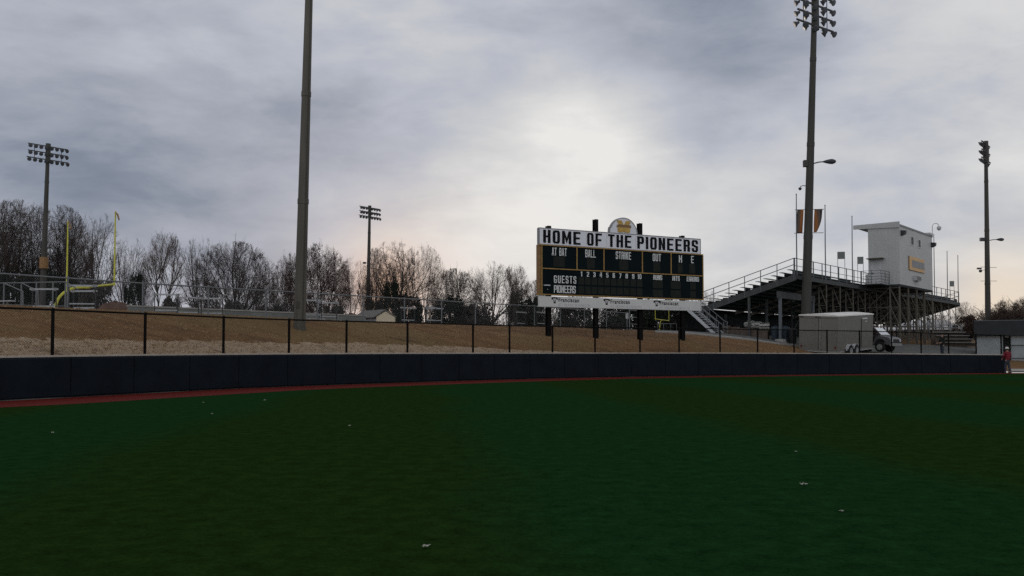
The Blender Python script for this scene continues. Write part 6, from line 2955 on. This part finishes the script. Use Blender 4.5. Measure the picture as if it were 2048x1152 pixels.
def build_world():
    w = bpy.data.worlds.new("World")
    sc.world = w
    w.use_nodes = True
    nt = w.node_tree
    nt.nodes.clear()
    L = nt.links.new
    out = N(nt, "ShaderNodeOutputWorld")
    bg = N(nt, "ShaderNodeBackground")
    bg.inputs["Strength"].default_value = 0.1
    L(bg.outputs[0], out.inputs["Surface"])
    sky = N(nt, "ShaderNodeTexSky")
    sky.sky_type = "NISHITA"
    sky.sun_disc = False
    sky.sun_elevation = SUN_EL
    sky.sun_rotation = SUN_AZ
    tc = N(nt, "ShaderNodeTexCoord")
    D = tc.outputs["Generated"]
    nrm = N(nt, "ShaderNodeVectorMath", operation="NORMALIZE")
    L(D, nrm.inputs[0])
    D = nrm.outputs[0]
    sx_ = N(nt, "ShaderNodeSeparateXYZ")
    L(D, sx_.inputs[0])

    def math_(op, a, b=None, clamp=False):
        n = N(nt, "ShaderNodeMath", operation=op, use_clamp=clamp)
        for i, q in enumerate((a, b)):
            if q is None:
                continue
            if isinstance(q, (int, float)):
                n.inputs[i].default_value = q
            else:
                L(q, n.inputs[i])
        return n.outputs[0]

    # cloud deck: project the view direction on a flat layer
    zz_ = math_("MAXIMUM", sx_.outputs["Z"], 0.0)
    den = math_("ADD", zz_, 0.20)
    px_ = math_("DIVIDE", sx_.outputs["X"], den)
    py_ = math_("DIVIDE", sx_.outputs["Y"], den)
    cmb = N(nt, "ShaderNodeCombineXYZ")
    L(px_, cmb.inputs[0])
    L(py_, cmb.inputs[1])

    def noise(scale, detail, rough, dist, off, stretch=(1, 1, 1), rot=0.0):
        mp = N(nt, "ShaderNodeMapping")
        mp.inputs["Location"].default_value = off
        mp.inputs["Scale"].default_value = stretch
        mp.inputs["Rotation"].default_value = (0, 0, rot)
        L(cmb.outputs[0], mp.inputs[0])
        n = N(nt, "ShaderNodeTexNoise")
        n.inputs["Scale"].default_value = scale
        n.inputs["Detail"].default_value = detail
        n.inputs["Roughness"].default_value = rough
        n.inputs["Distortion"].default_value = dist
        L(mp.outputs[0], n.inputs["Vector"])
        return n.outputs["Fac"]

    def lump(scale, detail, rough, dist, off, zs):
        mp = N(nt, "ShaderNodeMapping")
        mp.inputs["Location"].default_value = off
        mp.inputs["Scale"].default_value = (1, 1, zs)
        mp.inputs["Rotation"].default_value = (0, R(7), 0)
        L(D, mp.inputs[0])
        n = N(nt, "ShaderNodeTexNoise")
        n.inputs["Scale"].default_value = scale
        n.inputs["Detail"].default_value = detail
        n.inputs["Roughness"].default_value = rough
        n.inputs["Distortion"].default_value = dist
        L(mp.outputs[0], n.inputs["Vector"])
        return n.outputs["Fac"]

    def step(v, lo, hi, amp_):
        e_ = N(nt, "ShaderNodeMapRange", interpolation_type="SMOOTHSTEP")
        e_.inputs["From Min"].default_value = lo
        e_.inputs["From Max"].default_value = hi
        e_.inputs["To Min"].default_value = -amp_
        e_.inputs["To Max"].default_value = amp_
        L(v, e_.inputs["Value"])
        return e_.outputs[0]

    n1 = noise(0.55, 7, 0.52, 0.5, (3.1, 1.7, 0.4), (1.0, 0.85, 1), R(18))
    n3 = lump(4.0, 6, 0.55, 0.3, (2.3, 8.8, 2.0), 2.2)
    a1 = math_("MULTIPLY", math_("SUBTRACT", n1, 0.5), 0.34)
    amp = math_("ADD", a1, step(lump(3.6, 9, 0.55, 0.35, (1.4, 0.3, 5.2), 2.4), 0.36, 0.64, 0.065))
    amp = math_("ADD", amp, step(lump(8.5, 8, 0.55, 0.3, (6.1, 2.2, 0.7), 2.8), 0.34, 0.66, 0.036))
    amp = math_("ADD", amp, math_("MULTIPLY", math_("SUBTRACT", lump(22.0, 7, 0.6, 0.2, (0.4, 7.2, 3.1), 2.6), 0.5), 0.055))
    # brighter and darker parts of the overcast, by direction
    lobes = [
        (1225, 250, 4.5, 0.24), (1100, 290, 5, 0.13), (1030, 400, 5, 0.09), (1340, 260, 4.5, 0.08), (1560, 240, 7, 0.05),
        (1400, 70, 7, -0.20), (1250, 130, 3.5, -0.08), (1600, 120, 6, -0.06), (1400, 330, 5, -0.05), (1750, 340, 7, -0.06),
        (60, 230, 6, -0.12), (330, 350, 7, -0.11), (60, 370, 6, -0.08), (560, 330, 6, -0.06), (720, 220, 6, -0.11),
        (310, 155, 3.5, 0.09), (780, 85, 2.5, 0.09), (480, 60, 6, -0.03), (860, 390, 4, 0.07),
        (950, 540, 8, 0.03), (1960, 400, 5, 0.10), (1480, 460, 5, 0.05), (1900, 130, 10, 0.03), (1050, 70, 5, -0.04),
    ]
    tot = None
    for px, py, th, am in lobes:
        d = ray(px, py).normalized()
        dp = N(nt, "ShaderNodeVectorMath", operation="DOT_PRODUCT")
        L(D, dp.inputs[0])
        dp.inputs[1].default_value = d
        k = 0.69 / (1 - math.cos(R(th)))
        v = math_("MULTIPLY", math_("POWER", math_("MAXIMUM", dp.outputs["Value"], 0.0), k), am)
        tot = v if tot is None else math_("ADD", tot, v)
    base = math_("ADD", math_("ADD", tot, amp), 0.592)
    # break the lobes up with the cloud texture
    base = math_("ADD", base, math_("MULTIPLY", math_("MULTIPLY", tot, math_("SUBTRACT", n3, 0.5)), 2.2))
    rp = N(nt, "ShaderNodeValToRGB")
    e = rp.color_ramp.elements
    e[0].position, e[0].color = 0.10, (0.135, 0.168, 0.225, 1)
    e[1].position, e[1].color = 0.85, (0.82, 0.81, 0.79, 1)
    for pos, c in ((0.25, (0.225, 0.262, 0.335)), (0.40, (0.365, 0.39, 0.46)), (0.52, (0.465, 0.49, 0.56)), (0.66, (0.61, 0.618, 0.635))):
        k = e.new(pos)
        k.color = (*c, 1)
    L(base, rp.inputs[0])
    # warm light low around the hidden sun and along the horizon
    col = rp.outputs[0]
    for px, py, th, c, am in ((775, 575, 1.5, (1.1, 0.60, 0.33), 0.85), (790, 590, 4.5, (0.80, 0.62, 0.53), 0.5), (2010, 615, 2.6, (0.90, 0.74, 0.56), 0.75)):
        d = ray(px, py).normalized()
        dp = N(nt, "ShaderNodeVectorMath", operation="DOT_PRODUCT")
        L(D, dp.inputs[0])
        dp.inputs[1].default_value = d
        k = 0.69 / (1 - math.cos(R(th)))
        f = math_("MULTIPLY", math_("POWER", math_("MAXIMUM", dp.outputs["Value"], 0.0), k), am, True)
        mx = N(nt, "ShaderNodeMix", data_type="RGBA")
        L(f, mx.inputs["Factor"])
        L(col, mx.inputs["A"])
        mx.inputs["B"].default_value = (*c, 1)
        col = mx.outputs["Result"]
    # unseen sky behind the camera, raised to brighten surfaces that face the view
    bk = math_("MULTIPLY", math_("MAXIMUM", math_("MULTIPLY", sx_.outputs["Y"], -1.0), 0.0), 0.75)
    gain = math_("ADD", bk, 1.0)
    gm = N(nt, "ShaderNodeMix", data_type="RGBA", blend_type="MULTIPLY")
    gm.inputs["Factor"].default_value = 1
    L(col, gm.inputs["A"])
    L(math_("MULTIPLY", gain, 10.0), gm.inputs["B"])
    fin = N(nt, "ShaderNodeMix", data_type="RGBA")
    fin.inputs["Factor"].default_value = 0.985
    L(sky.outputs[0], fin.inputs["A"])
    L(gm.outputs["Result"], fin.inputs["B"])
    fin.clamp_factor = True
    L(fin.outputs["Result"], bg.inputs["Color"])


build_world()

sl = bpy.data.lights.new("sun", "SUN")
sl.energy = 0.5
sl.angle = R(12)
sl.color = (1.0, 0.86, 0.7)
so = bpy.data.objects.new("sun", sl)
COL.objects.link(so)
sd = Vector((math.sin(SUN_AZ) * math.cos(SUN_EL), math.cos(SUN_AZ) * math.cos(SUN_EL), math.sin(SUN_EL)))
so.rotation_euler = (-sd).to_track_quat("-Z", "Y").to_euler()
so.location = sd * 50 + Vector((0, 0, 30))

# ------------------------------------------------------------------ camera
cam = bpy.data.cameras.new("camera")
cam.sensor_fit = "HORIZONTAL"
cam.sensor_width = 36.0
cam.lens = FPX / 2048 * 36.0
cam.shift_y = (PCY - 576.0) / 2048
cam.clip_start = 0.1
cam.clip_end = 3000
co = bpy.data.objects.new("camera", cam)
COL.objects.link(co)
co.location = (0, 0, EYE)
co.rotation_euler = (R(90) + PITCH, 0, 0)
sc.camera = co

sc.view_settings.view_transform = "Standard"
sc.view_settings.look = "None"
sc.view_settings.exposure = 0
sc.view_settings.gamma = 1
sc.view_settings.use_curve_mapping = False
sc.cycles.max_bounces = 6
sc.cycles.use_denoising = False
